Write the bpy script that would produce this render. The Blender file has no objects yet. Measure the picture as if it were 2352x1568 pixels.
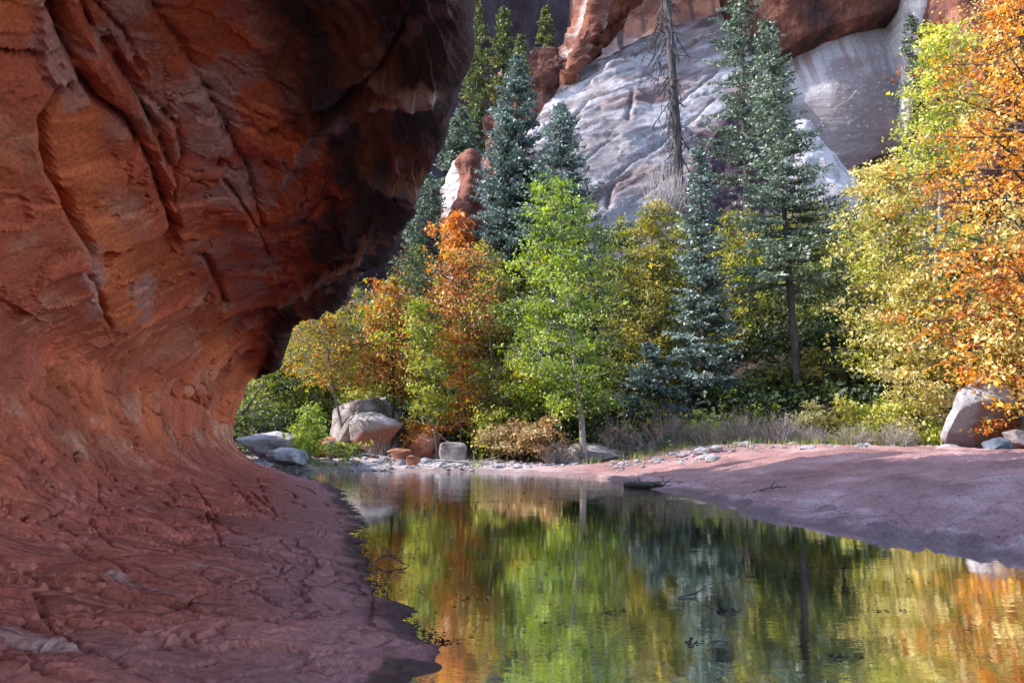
import bpy, math, random
import numpy as np
from mathutils import Vector

# ------------------------------------------------------------------ camera, world, sun, exposure
SC = bpy.context.scene
COL = SC.collection
F, PITCH, CAMZ = 1700.0, math.radians(6.24), 1.6      # focal length in units of a 2352 px wide picture
cam_d = bpy.data.cameras.new('camera'); cam = bpy.data.objects.new('camera', cam_d); COL.objects.link(cam)
cam_d.sensor_width = 36.0; cam_d.lens = 36.0 * F / 2352.0
cam_d.clip_start = 0.1; cam_d.clip_end = 2000
cam.location = (0, 0, CAMZ); cam.rotation_euler = (math.pi/2 + PITCH, 0, 0)
SC.camera = cam

SUN_DIR = Vector((-1.0, 0.0, 0.82)).normalized()      # towards the sun
world = bpy.data.worlds.new('World'); SC.world = world; world.use_nodes = True
wn, wl = world.node_tree.nodes, world.node_tree.links
wn.clear()
sky = wn.new('ShaderNodeTexSky'); sky.sky_type = 'NISHITA'; sky.sun_disc = False
sky.sun_elevation = math.asin(SUN_DIR.z); sky.sun_rotation = math.atan2(SUN_DIR.x, SUN_DIR.y)
bg = wn.new('ShaderNodeBackground'); bg.inputs['Strength'].default_value = 0.15
wo = wn.new('ShaderNodeOutputWorld')
wl.new(sky.outputs[0], bg.inputs[0]); wl.new(bg.outputs[0], wo.inputs[0])
sun_d = bpy.data.lights.new('sun', 'SUN'); sun_d.energy = 2.0; sun_d.angle = math.radians(0.5); sun_d.color = (1.0, 0.95, 0.87)
sun = bpy.data.objects.new('sun', sun_d); COL.objects.link(sun)
sun.rotation_euler = SUN_DIR.to_track_quat('Z', 'Y').to_euler()
SC.view_settings.view_transform = 'Standard'; SC.view_settings.look = 'None'
SC.view_settings.gamma = 1.0; SC.view_settings.exposure = 2.15; SC.view_settings.use_curve_mapping = False
SC.render.engine = 'CYCLES'
cy = SC.cycles
cy.use_denoising = True; cy.max_bounces = 8; cy.diffuse_bounces = 4; cy.glossy_bounces = 4
cy.transparent_max_bounces = 8; cy.transmission_bounces = 4; cy.sample_clamp_indirect = 6.0
cy.caustics_reflective = False; cy.caustics_refractive = False

cp, sp = math.cos(PITCH), math.sin(PITCH)
def P(u, v, Y):
    """world point at distance Y (metres along y) seen at picture position u, v"""
    dx, dz = (u-1176.0)/F, (784.0-v)/F
    s = Y/(cp - sp*dz)
    return np.array([s*dx, Y, CAMZ + s*(sp + cp*dz)])
def proj(p):
    x, y, z = p[..., 0], p[..., 1], p[..., 2]-CAMZ
    d = cp*y + sp*z; up = -sp*y + cp*z
    d = np.where(np.abs(d) < 1e-3, 1e-3, d)
    return 1176 + F*x/d, 784 - F*up/d, d

# ------------------------------------------------------------------ numeric helpers
def _hash(ix, iy, iz, seed):
    h = (ix.astype(np.int64)*73856093) ^ (iy.astype(np.int64)*19349663) ^ (iz.astype(np.int64)*83492791) ^ (seed*2654435761)
    h = (h ^ (h >> 13)) * 1274126177
    h = (h ^ (h >> 16)) & 0xffffff
    return h.astype(np.float64)/0xffffff
def noise(x, y, z, seed=0):
    """smooth value noise, about -1..1"""
    x0, y0, z0 = np.floor(x), np.floor(y), np.floor(z)
    fx, fy, fz = x-x0, y-y0, z-z0
    fx = fx*fx*fx*(fx*(fx*6-15)+10); fy = fy*fy*fy*(fy*(fy*6-15)+10); fz = fz*fz*fz*(fz*(fz*6-15)+10)
    r = 0
    for i in (0, 1):
        wx = fx if i else 1-fx
        for j in (0, 1):
            wy = fy if j else 1-fy
            for k in (0, 1):
                wz = fz if k else 1-fz
                r = r + wx*wy*wz*_hash(x0+i, y0+j, z0+k, seed)
    return r*2-1
def fbm(x, y, z, octv=4, seed=0, gain=0.5):
    a, s, r = 1.0, 0.0, 0
    for o in range(octv):
        r = r + a*noise(x, y, z, seed+o*17); s += a; a *= gain
        x, y, z = x*2.03+5.1, y*2.03+1.7, z*2.03+9.2
    return r/s*1.4
def sstep(a, b, x):
    t = np.clip((x-a)/(b-a), 0, 1); return t*t*(3-2*t)
def worley(x, y, seed=0):
    """2D cells: returns (distance to the edge between cells, random value of the cell)"""
    ix, iy = np.floor(x), np.floor(y)
    d1 = np.full(x.shape, 9.0); d2 = np.full(x.shape, 9.0); idv = np.zeros(x.shape)
    for i in (-1, 0, 1):
        for j in (-1, 0, 1):
            cx, cy_ = ix+i, iy+j
            px = cx + _hash(cx, cy_, cx*0, seed); py = cy_ + _hash(cx, cy_, cx*0+1, seed+5)
            d = np.hypot(px-x, py-y); r = _hash(cx, cy_, cx*0+2, seed+9)
            closer = d < d1
            d2 = np.where(closer, d1, np.minimum(d2, d))
            idv = np.where(closer, r, idv); d1 = np.where(closer, d, d1)
    return d2-d1, idv
def polydist(pts, poly):
    best = np.full(pts.shape[0], 1e9)
    for a, b in zip(poly[:-1], poly[1:]):
        ab = b-a; t = np.clip(((pts-a)@ab)/max(1e-9, ab@ab), 0, 1)
        best = np.minimum(best, np.linalg.norm(pts-(a+t[:, None]*ab), axis=1))
    return best
def catmull(tab, n):
    """tab: (K, S, 2) control points for S stations -> (n, S, 2)"""
    K = tab.shape[0]; t = np.linspace(0, K-1, n); i = np.minimum(t.astype(int), K-2); f = (t-i)[:, None, None]
    p0 = tab[np.maximum(i-1, 0)]; p1 = tab[i]; p2 = tab[i+1]; p3 = tab[np.minimum(i+2, K-1)]
    return 0.5*((2*p1) + (-p0+p2)*f + (2*p0-5*p1+4*p2-p3)*f*f + (-p0+3*p1-3*p2+p3)*f**3)

# ------------------------------------------------------------------ object helpers
def mesh_np(name, verts, quads=None, tris=None, mat=None, attrs=None, smooth=False):
    """attrs: name -> (domain, array) float or rgb"""
    me = bpy.data.meshes.new(name)
    verts = np.ascontiguousarray(verts, dtype=np.float32)
    nq = 0 if quads is None else len(quads); nt = 0 if tris is None else len(tris)
    me.vertices.add(len(verts)); me.vertices.foreach_set('co', verts.ravel())
    li = np.concatenate([quads.ravel() if nq else np.zeros(0, int), tris.ravel() if nt else np.zeros(0, int)]).astype(np.int32)
    me.loops.add(len(li)); me.loops.foreach_set('vertex_index', li)
    me.polygons.add(nq+nt)
    ls = np.concatenate([np.arange(nq)*4, nq*4+np.arange(nt)*3]).astype(np.int32)
    me.polygons.foreach_set('loop_start', ls)
    try:
        me.polygons.foreach_set('loop_total', np.concatenate([np.full(nq, 4), np.full(nt, 3)]).astype(np.int32))
    except Exception:
        pass
    me.polygons.foreach_set('use_smooth', np.full(nq+nt, smooth, dtype=bool))
    for k, (dom, arr) in (attrs or {}).items():
        arr = np.asarray(arr, dtype=np.float32)
        if arr.ndim == 1:
            a = me.attributes.new(k, 'FLOAT', dom); a.data.foreach_set('value', arr)
        else:
            a = me.attributes.new(k, 'FLOAT_VECTOR', dom); a.data.foreach_set('vector', arr.ravel())
    me.update(calc_edges=True); me.validate()
    if mat: me.materials.append(mat)
    return me
def obj(name, me, parent=None, loc=None):
    o = bpy.data.objects.new(name, me); COL.objects.link(o)
    if parent: o.parent = parent
    if loc is not None: o.location = loc
    return o
def tag(o, label=None, cat=None, group=None, kind=None):
    if label: o['label'] = label
    if cat: o['category'] = cat
    if group: o['group'] = group
    if kind: o['kind'] = kind
    return o
def empty(name, loc): 
    o = bpy.data.objects.new(name, None); o.location = tuple(loc); o.empty_display_size = 0.2; COL.objects.link(o); return o
def grid_faces(n, m):
    i, j = np.meshgrid(np.arange(n-1), np.arange(m-1), indexing='ij')
    a = (i*m+j).ravel(); return np.stack([a, a+1, a+m+1, a+m], 1)

class Tubes:
    def __init__(s): s.v, s.q, s.n = [], [], 0
    def add(s, pts, radii, k=5):
        pts = np.asarray(pts, float); m = len(pts)
        radii = np.broadcast_to(np.asarray(radii, float), (m,))
        t = np.gradient(pts, axis=0); t /= np.maximum(np.linalg.norm(t, axis=1), 1e-9)[:, None]
        ref = np.array([0.3, 1.0, 0.1]) if abs(t[0, 2]) > 0.7 else np.array([0.1, 0.2, 1.0])
        a = np.cross(t, ref); a /= np.maximum(np.linalg.norm(a, axis=1), 1e-9)[:, None]
        b = np.cross(t, a)
        th = np.arange(k)*2*math.pi/k
        ring = pts[:, None] + radii[:, None, None]*(a[:, None]*np.cos(th)[None, :, None] + b[:, None]*np.sin(th)[None, :, None])
        s.v.append(ring.reshape(-1, 3))
        i, j = np.meshgrid(np.arange(m-1), np.arange(k), indexing='ij')
        j2 = (j+1) % k
        s.q.append(np.stack([i*k+j, i*k+j2, (i+1)*k+j2, (i+1)*k+j], -1).reshape(-1, 4)+s.n)
        s.n += m*k
    def mesh(s, name, mat):
        return mesh_np(name, np.concatenate(s.v), quads=np.concatenate(s.q), mat=mat, smooth=True)

# ------------------------------------------------------------------ materials
def newmat(name):
    m = bpy.data.materials.new(name); m.use_nodes = True
    nt = m.node_tree; nt.nodes.clear()
    return m, nt.nodes, nt.links
def ramp(n, stops):
    r = n.new('ShaderNodeValToRGB'); e = r.color_ramp.elements
    while len(e) < len(stops): e.new(0.5)
    for k, (p_, c) in enumerate(stops):
        e[k].position = p_; e[k].color = (*c, 1)
    return r
def leaf_mat(name, stops, trans=0.42, gloss=0.04):
    m, n, l = newmat(name)
    at = n.new('ShaderNodeAttribute'); at.attribute_name = 'tone'
    r = ramp(n, stops); l.new(at.outputs['Fac'], r.inputs[0])
    d = n.new('ShaderNodeBsdfDiffuse'); t = n.new('ShaderNodeBsdfTranslucent'); g = n.new('ShaderNodeBsdfGlossy')
    g.inputs['Roughness'].default_value = 0.5; g.inputs['Color'].default_value = (0.8, 0.82, 0.85, 1)
    l.new(r.outputs[0], d.inputs[0])
    hs = n.new('ShaderNodeHueSaturation'); hs.inputs['Saturation'].default_value = 1.2; hs.inputs['Value'].default_value = 1.25
    l.new(r.outputs[0], hs.inputs['Color']); l.new(hs.outputs[0], t.inputs[0])
    mx = n.new('ShaderNodeMixShader'); mx.inputs[0].default_value = trans
    l.new(d.outputs[0], mx.inputs[1]); l.new(t.outputs[0], mx.inputs[2])
    m2 = n.new('ShaderNodeMixShader'); m2.inputs[0].default_value = gloss
    l.new(mx.outputs[0], m2.inputs[1]); l.new(g.outputs[0], m2.inputs[2])
    o = n.new('ShaderNodeOutputMaterial'); l.new(m2.outputs[0], o.inputs[0])
    return m
def rock_mat(name, stops, scale=1.0, bump=0.5, rough=0.85, attr=None, streak=None, dist=0.03):
    """noise coloured stone; attr: name of an rgb vertex attribute used instead of the ramp"""
    m, n, l = newmat(name)
    tc = n.new('ShaderNodeNewGeometry'); mp = n.new('ShaderNodeMapping'); l.new(tc.outputs['Position'], mp.inputs[0])
    if streak: mp.inputs['Rotation'].default_value = streak[0]; mp.inputs['Scale'].default_value = streak[1]
    nz = n.new('ShaderNodeTexNoise'); nz.inputs['Scale'].default_value = scale; nz.inputs['Detail'].default_value = 9; nz.inputs['Roughness'].default_value = 0.65
    l.new(mp.outputs[0], nz.inputs['Vector'])
    nf = n.new('ShaderNodeTexNoise'); nf.inputs['Scale'].default_value = scale*9; nf.inputs['Detail'].default_value = 7; nf.inputs['Roughness'].default_value = 0.7
    l.new(tc.outputs['Position'], nf.inputs['Vector'])
    if attr:
        at = n.new('ShaderNodeAttribute'); at.attribute_name = attr; colsock = at.outputs['Color']
    else:
        r = ramp(n, stops); l.new(nz.outputs[0], r.inputs[0]); colsock = r.outputs[0]
    mm = n.new('ShaderNodeMapRange'); mm.inputs[1].default_value = 0.3; mm.inputs[2].default_value = 0.7; mm.inputs[3].default_value = 0.62; mm.inputs[4].default_value = 1.32
    l.new(nf.outputs[0], mm.inputs[0])
    vm = n.new('ShaderNodeVectorMath'); vm.operation = 'SCALE'; l.new(colsock, vm.inputs[0]); l.new(mm.outputs[0], vm.inputs['Scale'])
    b = n.new('ShaderNodeBsdfPrincipled'); b.inputs['Roughness'].default_value = rough; b.inputs['Specular IOR Level'].default_value = 0.3
    l.new(vm.outputs[0], b.inputs['Base Color'])
    ad = n.new('ShaderNodeMath'); ad.operation = 'MULTIPLY_ADD'; ad.inputs[1].default_value = 0.35; l.new(nf.outputs[0], ad.inputs[0]); l.new(nz.outputs[0], ad.inputs[2])
    bp = n.new('ShaderNodeBump'); bp.inputs['Strength'].default_value = bump; bp.inputs['Distance'].default_value = dist*3
    l.new(ad.outputs[0], bp.inputs['Height']); l.new(bp.outputs[0], b.inputs['Normal'])
    o = n.new('ShaderNodeOutputMaterial'); l.new(b.outputs[0], o.inputs[0])
    return m

M = {}
M['cliff'] = rock_mat('overhang_sandstone', None, 2.2, 0.75, 0.8, attr='rock', dist=0.03)
def add_flakes(m):
    """fine flaking scarps that follow the beds on the foot of the cliff"""
    n, l = m.node_tree.nodes, m.node_tree.links
    bp0 = [x for x in n if x.type == 'BUMP'][0]; bsdf = [x for x in n if x.type == 'BSDF_PRINCIPLED'][0]
    at = n.new('ShaderNodeAttribute'); at.attribute_name = 'bedding'
    se = n.new('ShaderNodeSeparateXYZ'); l.new(at.outputs['Vector'], se.inputs[0])
    last = None
    for fa, fb, warp, sc, pw, hgt in ((3.1, 0.7, 3.2, 1.2, 6, 1.0), (8.0, 2.2, 3.0, 2.6, 5, 0.45)):
        mp = n.new('ShaderNodeMapping'); mp.inputs['Scale'].default_value = (sc, sc*0.4, 0); l.new(at.outputs['Vector'], mp.inputs[0])
        nz = n.new('ShaderNodeTexNoise'); nz.inputs['Scale'].default_value = 1.0; nz.inputs['Detail'].default_value = 4; l.new(mp.outputs[0], nz.inputs['Vector'])
        a = n.new('ShaderNodeMath'); a.operation = 'MULTIPLY'; a.inputs[1].default_value = fa; l.new(se.outputs[0], a.inputs[0])
        b = n.new('ShaderNodeMath'); b.operation = 'MULTIPLY_ADD'; b.inputs[1].default_value = fb; l.new(se.outputs[1], b.inputs[0]); l.new(a.outputs[0], b.inputs[2])
        c = n.new('ShaderNodeMath'); c.operation = 'MULTIPLY_ADD'; c.inputs[1].default_value = warp; l.new(nz.outputs[0], c.inputs[0]); l.new(b.outputs[0], c.inputs[2])
        f = n.new('ShaderNodeMath'); f.operation = 'FRACT'; l.new(c.outputs[0], f.inputs[0])
        p = n.new('ShaderNodeMath'); p.operation = 'POWER'; p.inputs[1].default_value = pw; l.new(f.outputs[0], p.inputs[0])
        mp2 = n.new('ShaderNodeMapping'); mp2.inputs['Scale'].default_value = (sc*2.2, sc*0.8, 0); mp2.inputs['Location'].default_value = (4, 7, 0); l.new(at.outputs['Vector'], mp2.inputs[0])
        nm = n.new('ShaderNodeTexNoise'); nm.inputs['Detail'].default_value = 2; nm.inputs['Scale'].default_value = 1.0; l.new(mp2.outputs[0], nm.inputs['Vector'])
        mr = n.new('ShaderNodeMapRange'); mr.inputs[1].default_value = 0.48; mr.inputs[2].default_value = 0.62; mr.inputs[3].default_value = 0; mr.inputs[4].default_value = -hgt; l.new(nm.outputs[0], mr.inputs[0])
        h = n.new('ShaderNodeMath'); h.operation = 'MULTIPLY'; l.new(p.outputs[0], h.inputs[0]); l.new(mr.outputs[0], h.inputs[1])
        if last:
            ad = n.new('ShaderNodeMath'); l.new(last.outputs[0], ad.inputs[0]); l.new(h.outputs[0], ad.inputs[1]); last = ad
        else: last = h
    z = n.new('ShaderNodeMath'); z.operation = 'MULTIPLY'; l.new(last.outputs[0], z.inputs[0]); l.new(se.outputs[2], z.inputs[1])
    bp = n.new('ShaderNodeBump'); bp.inputs['Strength'].default_value = 1.0; bp.inputs['Distance'].default_value = 0.07
    l.new(z.outputs[0], bp.inputs['Height']); l.new(bp0.outputs[0], bp.inputs['Normal']); l.new(bp.outputs[0], bsdf.inputs['Normal'])
add_flakes(M['cliff'])
M['ground'] = rock_mat('creekside_ground', None, 1.8, 0.5, 0.9, attr='rock', dist=0.02)
M['slick'] = rock_mat('pale_slickrock', None, 0.9, 0.8, 0.9, attr='rock', streak=((0, math.radians(28), 0), (0.35, 1, 2.6)), dist=0.12)
M['redwall'] = rock_mat('red_canyon_wall', [(0.34, (0.022, 0.012, 0.014)), (0.48, (0.09, 0.033, 0.026)), (0.58, (0.17, 0.06, 0.04)), (0.72, (0.30, 0.20, 0.17))], 0.3, 0.9, 0.9, streak=((0, 0.1, 0), (1.4, 1, 0.5)), dist=0.2)
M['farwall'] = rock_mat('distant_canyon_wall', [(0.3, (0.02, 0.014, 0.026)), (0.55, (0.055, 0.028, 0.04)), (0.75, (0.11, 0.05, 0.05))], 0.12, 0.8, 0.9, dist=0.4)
M['greyrock'] = rock_mat('grey_lilac_rock', [(0.33, (0.09, 0.065, 0.06)), (0.5, (0.24, 0.20, 0.20)), (0.68, (0.38, 0.34, 0.35))], 1.6, 0.6, dist=0.03)
M['whiterock'] = rock_mat('whitish_rock', [(0.3, (0.11, 0.09, 0.095)), (0.48, (0.30, 0.275, 0.29)), (0.7, (0.50, 0.48, 0.51))], 1.8, 0.6, dist=0.03)
M['redrock'] = rock_mat('red_rock', [(0.3, (0.14, 0.05, 0.035)), (0.5, (0.33, 0.13, 0.08)), (0.7, (0.45, 0.24, 0.17))], 1.6, 0.6, dist=0.03)
M['boulder2'] = rock_mat('lit_shade_boulder', None, 1.4, 0.6, attr='rock', dist=0.03)  # vertex colours carry painted lit and shaded sides
M['darkrock'] = rock_mat('blue_grey_rock', [(0.3, (0.04, 0.05, 0.07)), (0.6, (0.12, 0.14, 0.18)), (0.8, (0.25, 0.26, 0.28))], 3, 0.6, dist=0.02)
M['bark'] = rock_mat('pale_bark', [(0.3, (0.10, 0.085, 0.075)), (0.55, (0.27, 0.24, 0.21)), (0.75, (0.42, 0.39, 0.36))], 6, 0.6, streak=((0, 0, 0), (1, 1, 0.3)), dist=0.01)
M['darkbark'] = rock_mat('dark_bark', [(0.3, (0.03, 0.025, 0.022)), (0.6, (0.10, 0.08, 0.07)), (0.8, (0.2, 0.17, 0.15))], 6, 0.6, streak=((0, 0, 0), (1, 1, 0.3)), dist=0.01)
M['deadwood'] = rock_mat('dead_grey_wood', [(0.3, (0.025, 0.02, 0.022)), (0.55, (0.07, 0.06, 0.065)), (0.8, (0.20, 0.18, 0.19))], 5, 0.6, streak=((0, 0, 0), (1, 1, 0.2)), dist=0.01)
M['twig'] = rock_mat('grey_twigs', [(0.3, (0.16, 0.13, 0.13)), (0.55, (0.40, 0.35, 0.35)), (0.75, (0.56, 0.51, 0.51))], 3, 0.2)
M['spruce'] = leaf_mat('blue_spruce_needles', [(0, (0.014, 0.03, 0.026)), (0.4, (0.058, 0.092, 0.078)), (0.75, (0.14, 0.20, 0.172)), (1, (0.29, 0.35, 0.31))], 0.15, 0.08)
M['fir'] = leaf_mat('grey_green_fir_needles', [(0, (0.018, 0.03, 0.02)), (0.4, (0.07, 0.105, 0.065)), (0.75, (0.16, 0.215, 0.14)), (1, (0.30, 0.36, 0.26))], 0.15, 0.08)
M['pine'] = leaf_mat('yellow_green_needles', [(0, (0.03, 0.045, 0.012)), (0.5, (0.10, 0.14, 0.035)), (0.85, (0.22, 0.24, 0.07)), (1, (0.42, 0.28, 0.08))], 0.2, 0.06)
M['green'] = leaf_mat('bright_green_leaves', [(0, (0.03, 0.06, 0.008)), (0.45, (0.16, 0.25, 0.02)), (0.8, (0.36, 0.46, 0.04)), (1, (0.52, 0.58, 0.12))])
M['dkgreen'] = leaf_mat('deep_green_leaves', [(0, (0.014, 0.026, 0.007)), (0.5, (0.045, 0.075, 0.016)), (0.85, (0.12, 0.16, 0.03)), (1, (0.28, 0.30, 0.07))])
M['olive'] = leaf_mat('olive_gold_leaves', [(0, (0.05, 0.055, 0.01)), (0.4, (0.16, 0.17, 0.025)), (0.75, (0.34, 0.29, 0.04)), (1, (0.55, 0.40, 0.06))])
M['yellow'] = leaf_mat('yellow_leaves', [(0, (0.10, 0.085, 0.02)), (0.35, (0.34, 0.28, 0.06)), (0.7, (0.60, 0.50, 0.14)), (1, (0.78, 0.72, 0.36))])
M['yelgreen'] = leaf_mat('yellow_green_leaves', [(0, (0.08, 0.11, 0.012)), (0.4, (0.25, 0.30, 0.03)), (0.75, (0.46, 0.47, 0.05)), (1, (0.66, 0.60, 0.14))])
M['orange'] = leaf_mat('orange_leaves', [(0, (0.20, 0.045, 0.012)), (0.35, (0.52, 0.14, 0.02)), (0.7, (0.72, 0.28, 0.03)), (1, (0.80, 0.48, 0.08))])
M['redorange'] = leaf_mat('rust_orange_leaves', [(0, (0.16, 0.045, 0.02)), (0.4, (0.48, 0.17, 0.05)), (0.75, (0.66, 0.31, 0.09)), (1, (0.74, 0.50, 0.20))])
M['greybush'] = leaf_mat('grey_green_leaves', [(0, (0.04, 0.05, 0.04)), (0.5, (0.13, 0.15, 0.12)), (1, (0.32, 0.34, 0.28))], 0.25)
M['pinkbush'] = leaf_mat('faded_pink_gold_leaves', [(0, (0.12, 0.05, 0.03)), (0.4, (0.36, 0.19, 0.09)), (0.75, (0.50, 0.36, 0.15)), (1, (0.60, 0.52, 0.26))], 0.35)
M['grass'] = leaf_mat('streamside_grass', [(0, (0.06, 0.09, 0.015)), (0.5, (0.20, 0.25, 0.04)), (1, (0.48, 0.45, 0.14))], 0.35)
M['litter'] = leaf_mat('fallen_leaves', [(0, (0.05, 0.03, 0.025)), (0.5, (0.22, 0.10, 0.05)), (1, (0.5, 0.32, 0.14))], 0.1)
M['debris'] = leaf_mat('wet_debris', [(0, (0.008, 0.007, 0.008)), (0.7, (0.03, 0.022, 0.02)), (1, (0.10, 0.07, 0.05))], 0.05)

def water_mat():
    m, n, l = newmat('still_creek_water')
    g = n.new('ShaderNodeNewGeometry'); mp = n.new('ShaderNodeMapping'); mp.inputs['Scale'].default_value = (1.0, 1.6, 1)
    l.new(g.outputs['Position'], mp.inputs[0])
    a = n.new('ShaderNodeTexNoise'); a.inputs['Scale'].default_value = 9; a.inputs['Detail'].default_value = 3
    b = n.new('ShaderNodeTexNoise'); b.inputs['Scale'].default_value = 1.1; b.inputs['Detail'].default_value = 2
    l.new(mp.outputs[0], a.inputs['Vector']); l.new(mp.outputs[0], b.inputs['Vector'])
    ms = n.new('ShaderNodeMath'); ms.operation = 'MULTIPLY_ADD'; ms.inputs[1].default_value = 3.0
    l.new(b.outputs[0], ms.inputs[0]); l.new(a.outputs[0], ms.inputs[2])
    bp = n.new('ShaderNodeBump'); bp.inputs['Strength'].default_value = 0.5; bp.inputs['Distance'].default_value = 0.0013
    l.new(ms.outputs[0], bp.inputs['Height'])
    sx = n.new('ShaderNodeSeparateXYZ'); l.new(g.outputs['Position'], sx.inputs[0])      # livelier ripples where the creek runs shallow
    yw = n.new('ShaderNodeMath'); yw.operation = 'MULTIPLY_ADD'; yw.inputs[1].default_value = 5.0; l.new(b.outputs[0], yw.inputs[0]); l.new(sx.outputs['Y'], yw.inputs[2])
    mr = n.new('ShaderNodeMapRange'); mr.inputs[1].default_value = 17.0; mr.inputs[2].default_value = 19.0; mr.inputs[3].default_value = 0.5; mr.inputs[4].default_value = 2.4
    l.new(yw.outputs[0], mr.inputs[0]); l.new(mr.outputs[0], bp.inputs['Strength'])
    gl = n.new('ShaderNodeBsdfGlossy'); gl.inputs['Roughness'].default_value = 0.03; gl.inputs['Color'].default_value = (1, 1, 1, 1)
    mg = n.new('ShaderNodeMapRange'); mg.inputs[1].default_value = 17.0; mg.inputs[2].default_value = 19.0; mg.inputs[3].default_value = 0.03; mg.inputs[4].default_value = 0.05
    l.new(yw.outputs[0], mg.inputs[0]); l.new(mg.outputs[0], gl.inputs['Roughness'])
    l.new(bp.outputs[0], gl.inputs['Normal'])
    tr = n.new('ShaderNodeBsdfTransparent'); tr.inputs[0].default_value = (0.30, 0.26, 0.15, 1)
    fr = n.new('ShaderNodeFresnel'); fr.inputs['IOR'].default_value = 1.7; l.new(bp.outputs[0], fr.inputs['Normal'])
    ma = n.new('ShaderNodeMath'); ma.operation = 'MULTIPLY_ADD'; ma.inputs[1].default_value = 0.8; ma.inputs[2].default_value = 0.86; ma.use_clamp = True
    l.new(fr.outputs[0], ma.inputs[0])
    mx = n.new('ShaderNodeMixShader'); l.new(ma.outputs[0], mx.inputs[0]); l.new(tr.outputs[0], mx.inputs[1]); l.new(gl.outputs[0], mx.inputs[2])
    o = n.new('ShaderNodeOutputMaterial'); l.new(mx.outputs[0], o.inputs[0])
    return m
M['water'] = water_mat()

# ------------------------------------------------------------------ ground: creek bed, far shore, sandbank, hillside
SHORE = np.array([(-60, 33), (-30, 30), (-14, 26.6), (-9, 25.0), (-5, 25.0), (-1.5, 24.6), (0.75, 23.4), (2.75, 20.9), (3.9, 17.0), (4.37, 13.0), (4.7, 11.1),
                  (5.4, 9.9), (6.0, 8.6), (7.5, 6), (10, 0), (14, -12), (14, -60)], float)
def shore_sd(x, y):
    """positive on the far and right bank"""
    sh = x.shape; p = np.stack([x.ravel(), y.ravel()], 1)
    best = np.full(len(p), 1e9); sg = np.ones(len(p))
    for a, b in zip(SHORE[:-1], SHORE[1:]):
        ab = b-a; t = np.clip(((p-a)@ab)/(ab@ab), 0, 1); q = p-(a+t[:, None]*ab); d = np.hypot(q[:, 0], q[:, 1])
        s = np.sign(ab[0]*(p[:, 1]-a[1]) - ab[1]*(p[:, 0]-a[0]))
        up = d < best-1e-9; best = np.where(up, d, best); sg = np.where(up, s, sg)
    return (best*sg).reshape(sh)
def hill_h(x, y):
    start = 28.0 + 3.5*sstep(-2, -9, x) - 3.5*sstep(8, 14, x)
    k = 0.50 - 0.22*sstep(-4, -16, x)
    d = np.maximum(0, y-start)
    h = k*d*sstep(0, 6, d)
    return np.minimum(h, 17+0.12*d) + 0.5*fbm(x*0.2, y*0.2, x*0, 3, 41)*sstep(0, 5, d)
def ground(x, y, fine=True):
    x = np.asarray(x, float); y = np.asarray(y, float)
    sd = shore_sd(x, y)
    w = sd + 0.30*fbm(x*0.9, y*0.9, x*0, 4, 3)
    bank = sstep(2.0, 7.0, x)                                   # the domed sandbank is on the right only
    h = np.where(w > 0, 0.10*sstep(0, 0.25, w) + 0.12*sstep(0.3, 2.5, w) + bank*0.62*sstep(0.4, 6.5, w), -0.55*sstep(0, -1.8, w) + 0.0)
    h = h + np.where(w > 0, 0.05*fbm(x*0.5, y*0.5, x*0, 3, 8)*sstep(0, 1.5, w), 0)
    if fine:
        led = sstep(0.0, 0.3, w)*sstep(2.4, 0.8, w)*bank         # thin shelves at the sandbank's edge
        ph = w*1.7 + 1.3*fbm(x*0.6, y*0.6, x*0, 4, 15); h = h + led*0.24*((ph-np.floor(ph))-0.5)
        ph = w*3.6 + 0.5*x + 1.6*fbm(x*0.7, y*0.7, x*0, 4, 16); h = h + sstep(0.6, 1.4, w)*bank*0.05*((ph-np.floor(ph))-0.5)*sstep(-0.1, 0.3, fbm(x*0.5, y*0.5, x*0, 3, 18))
        h = h + 0.035*fbm(x*2.3, y*2.3, x*0, 4, 21)*sstep(0, 0.5, w)
        rip = sstep(2.0, 4.0, w)*bank
        h = h + rip*0.045*np.sin(y*2.1+x*0.9+2.0*fbm(x*.35, y*.35, x*0, 2, 33))
    return h + hill_h(x, y)
def gz(x, y): return float(ground(np.array([x]), np.array([y]), False)[0])

xs = np.concatenate([np.linspace(-400, -40, 14), np.linspace(-36, -15, 30), np.linspace(-14.5, 22, 290), np.linspace(23, 50, 40), np.linspace(60, 400, 14)])
ys = np.concatenate([np.linspace(-300, -20, 12), np.linspace(-16, 7.5, 30), np.linspace(7.7, 30, 240), np.linspace(30.6, 70, 70), np.linspace(76, 600, 14)])
X, Y_ = np.meshgrid(xs, ys, indexing='ij'); Z = ground(X, Y_)
sd = shore_sd(X, Y_) + 0.30*fbm(X*0.9, Y_*0.9, X*0, 4, 3)
n1 = fbm(X*0.7, Y_*0.7, X*0, 5, 50); n2 = fbm(X*3, Y_*3, X*0, 4, 60)
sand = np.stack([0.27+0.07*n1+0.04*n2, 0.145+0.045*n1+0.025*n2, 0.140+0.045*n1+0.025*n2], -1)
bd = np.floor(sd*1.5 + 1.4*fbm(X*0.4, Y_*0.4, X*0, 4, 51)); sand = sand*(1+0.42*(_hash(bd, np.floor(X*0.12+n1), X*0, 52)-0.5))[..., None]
pale = np.array([0.46, 0.40, 0.40]); wet = np.array([0.13, 0.085, 0.085]); soil = np.array([0.045, 0.032, 0.024])
mixf = lambda a, b, t: a*(1-t[..., None]) + b*t[..., None]
c = mixf(sand, pale, sstep(0.3, 0.8, n1+0.5*n2)*0.18)
c = mixf(c, pale, sstep(3, -1, X)*sstep(20, 23, Y_)*0.75)                       # bleached cobble bar on the far shore
c = mixf(c, wet, sstep(0.5, 0.15, sd+0.25*n2)*0.75)
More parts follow.
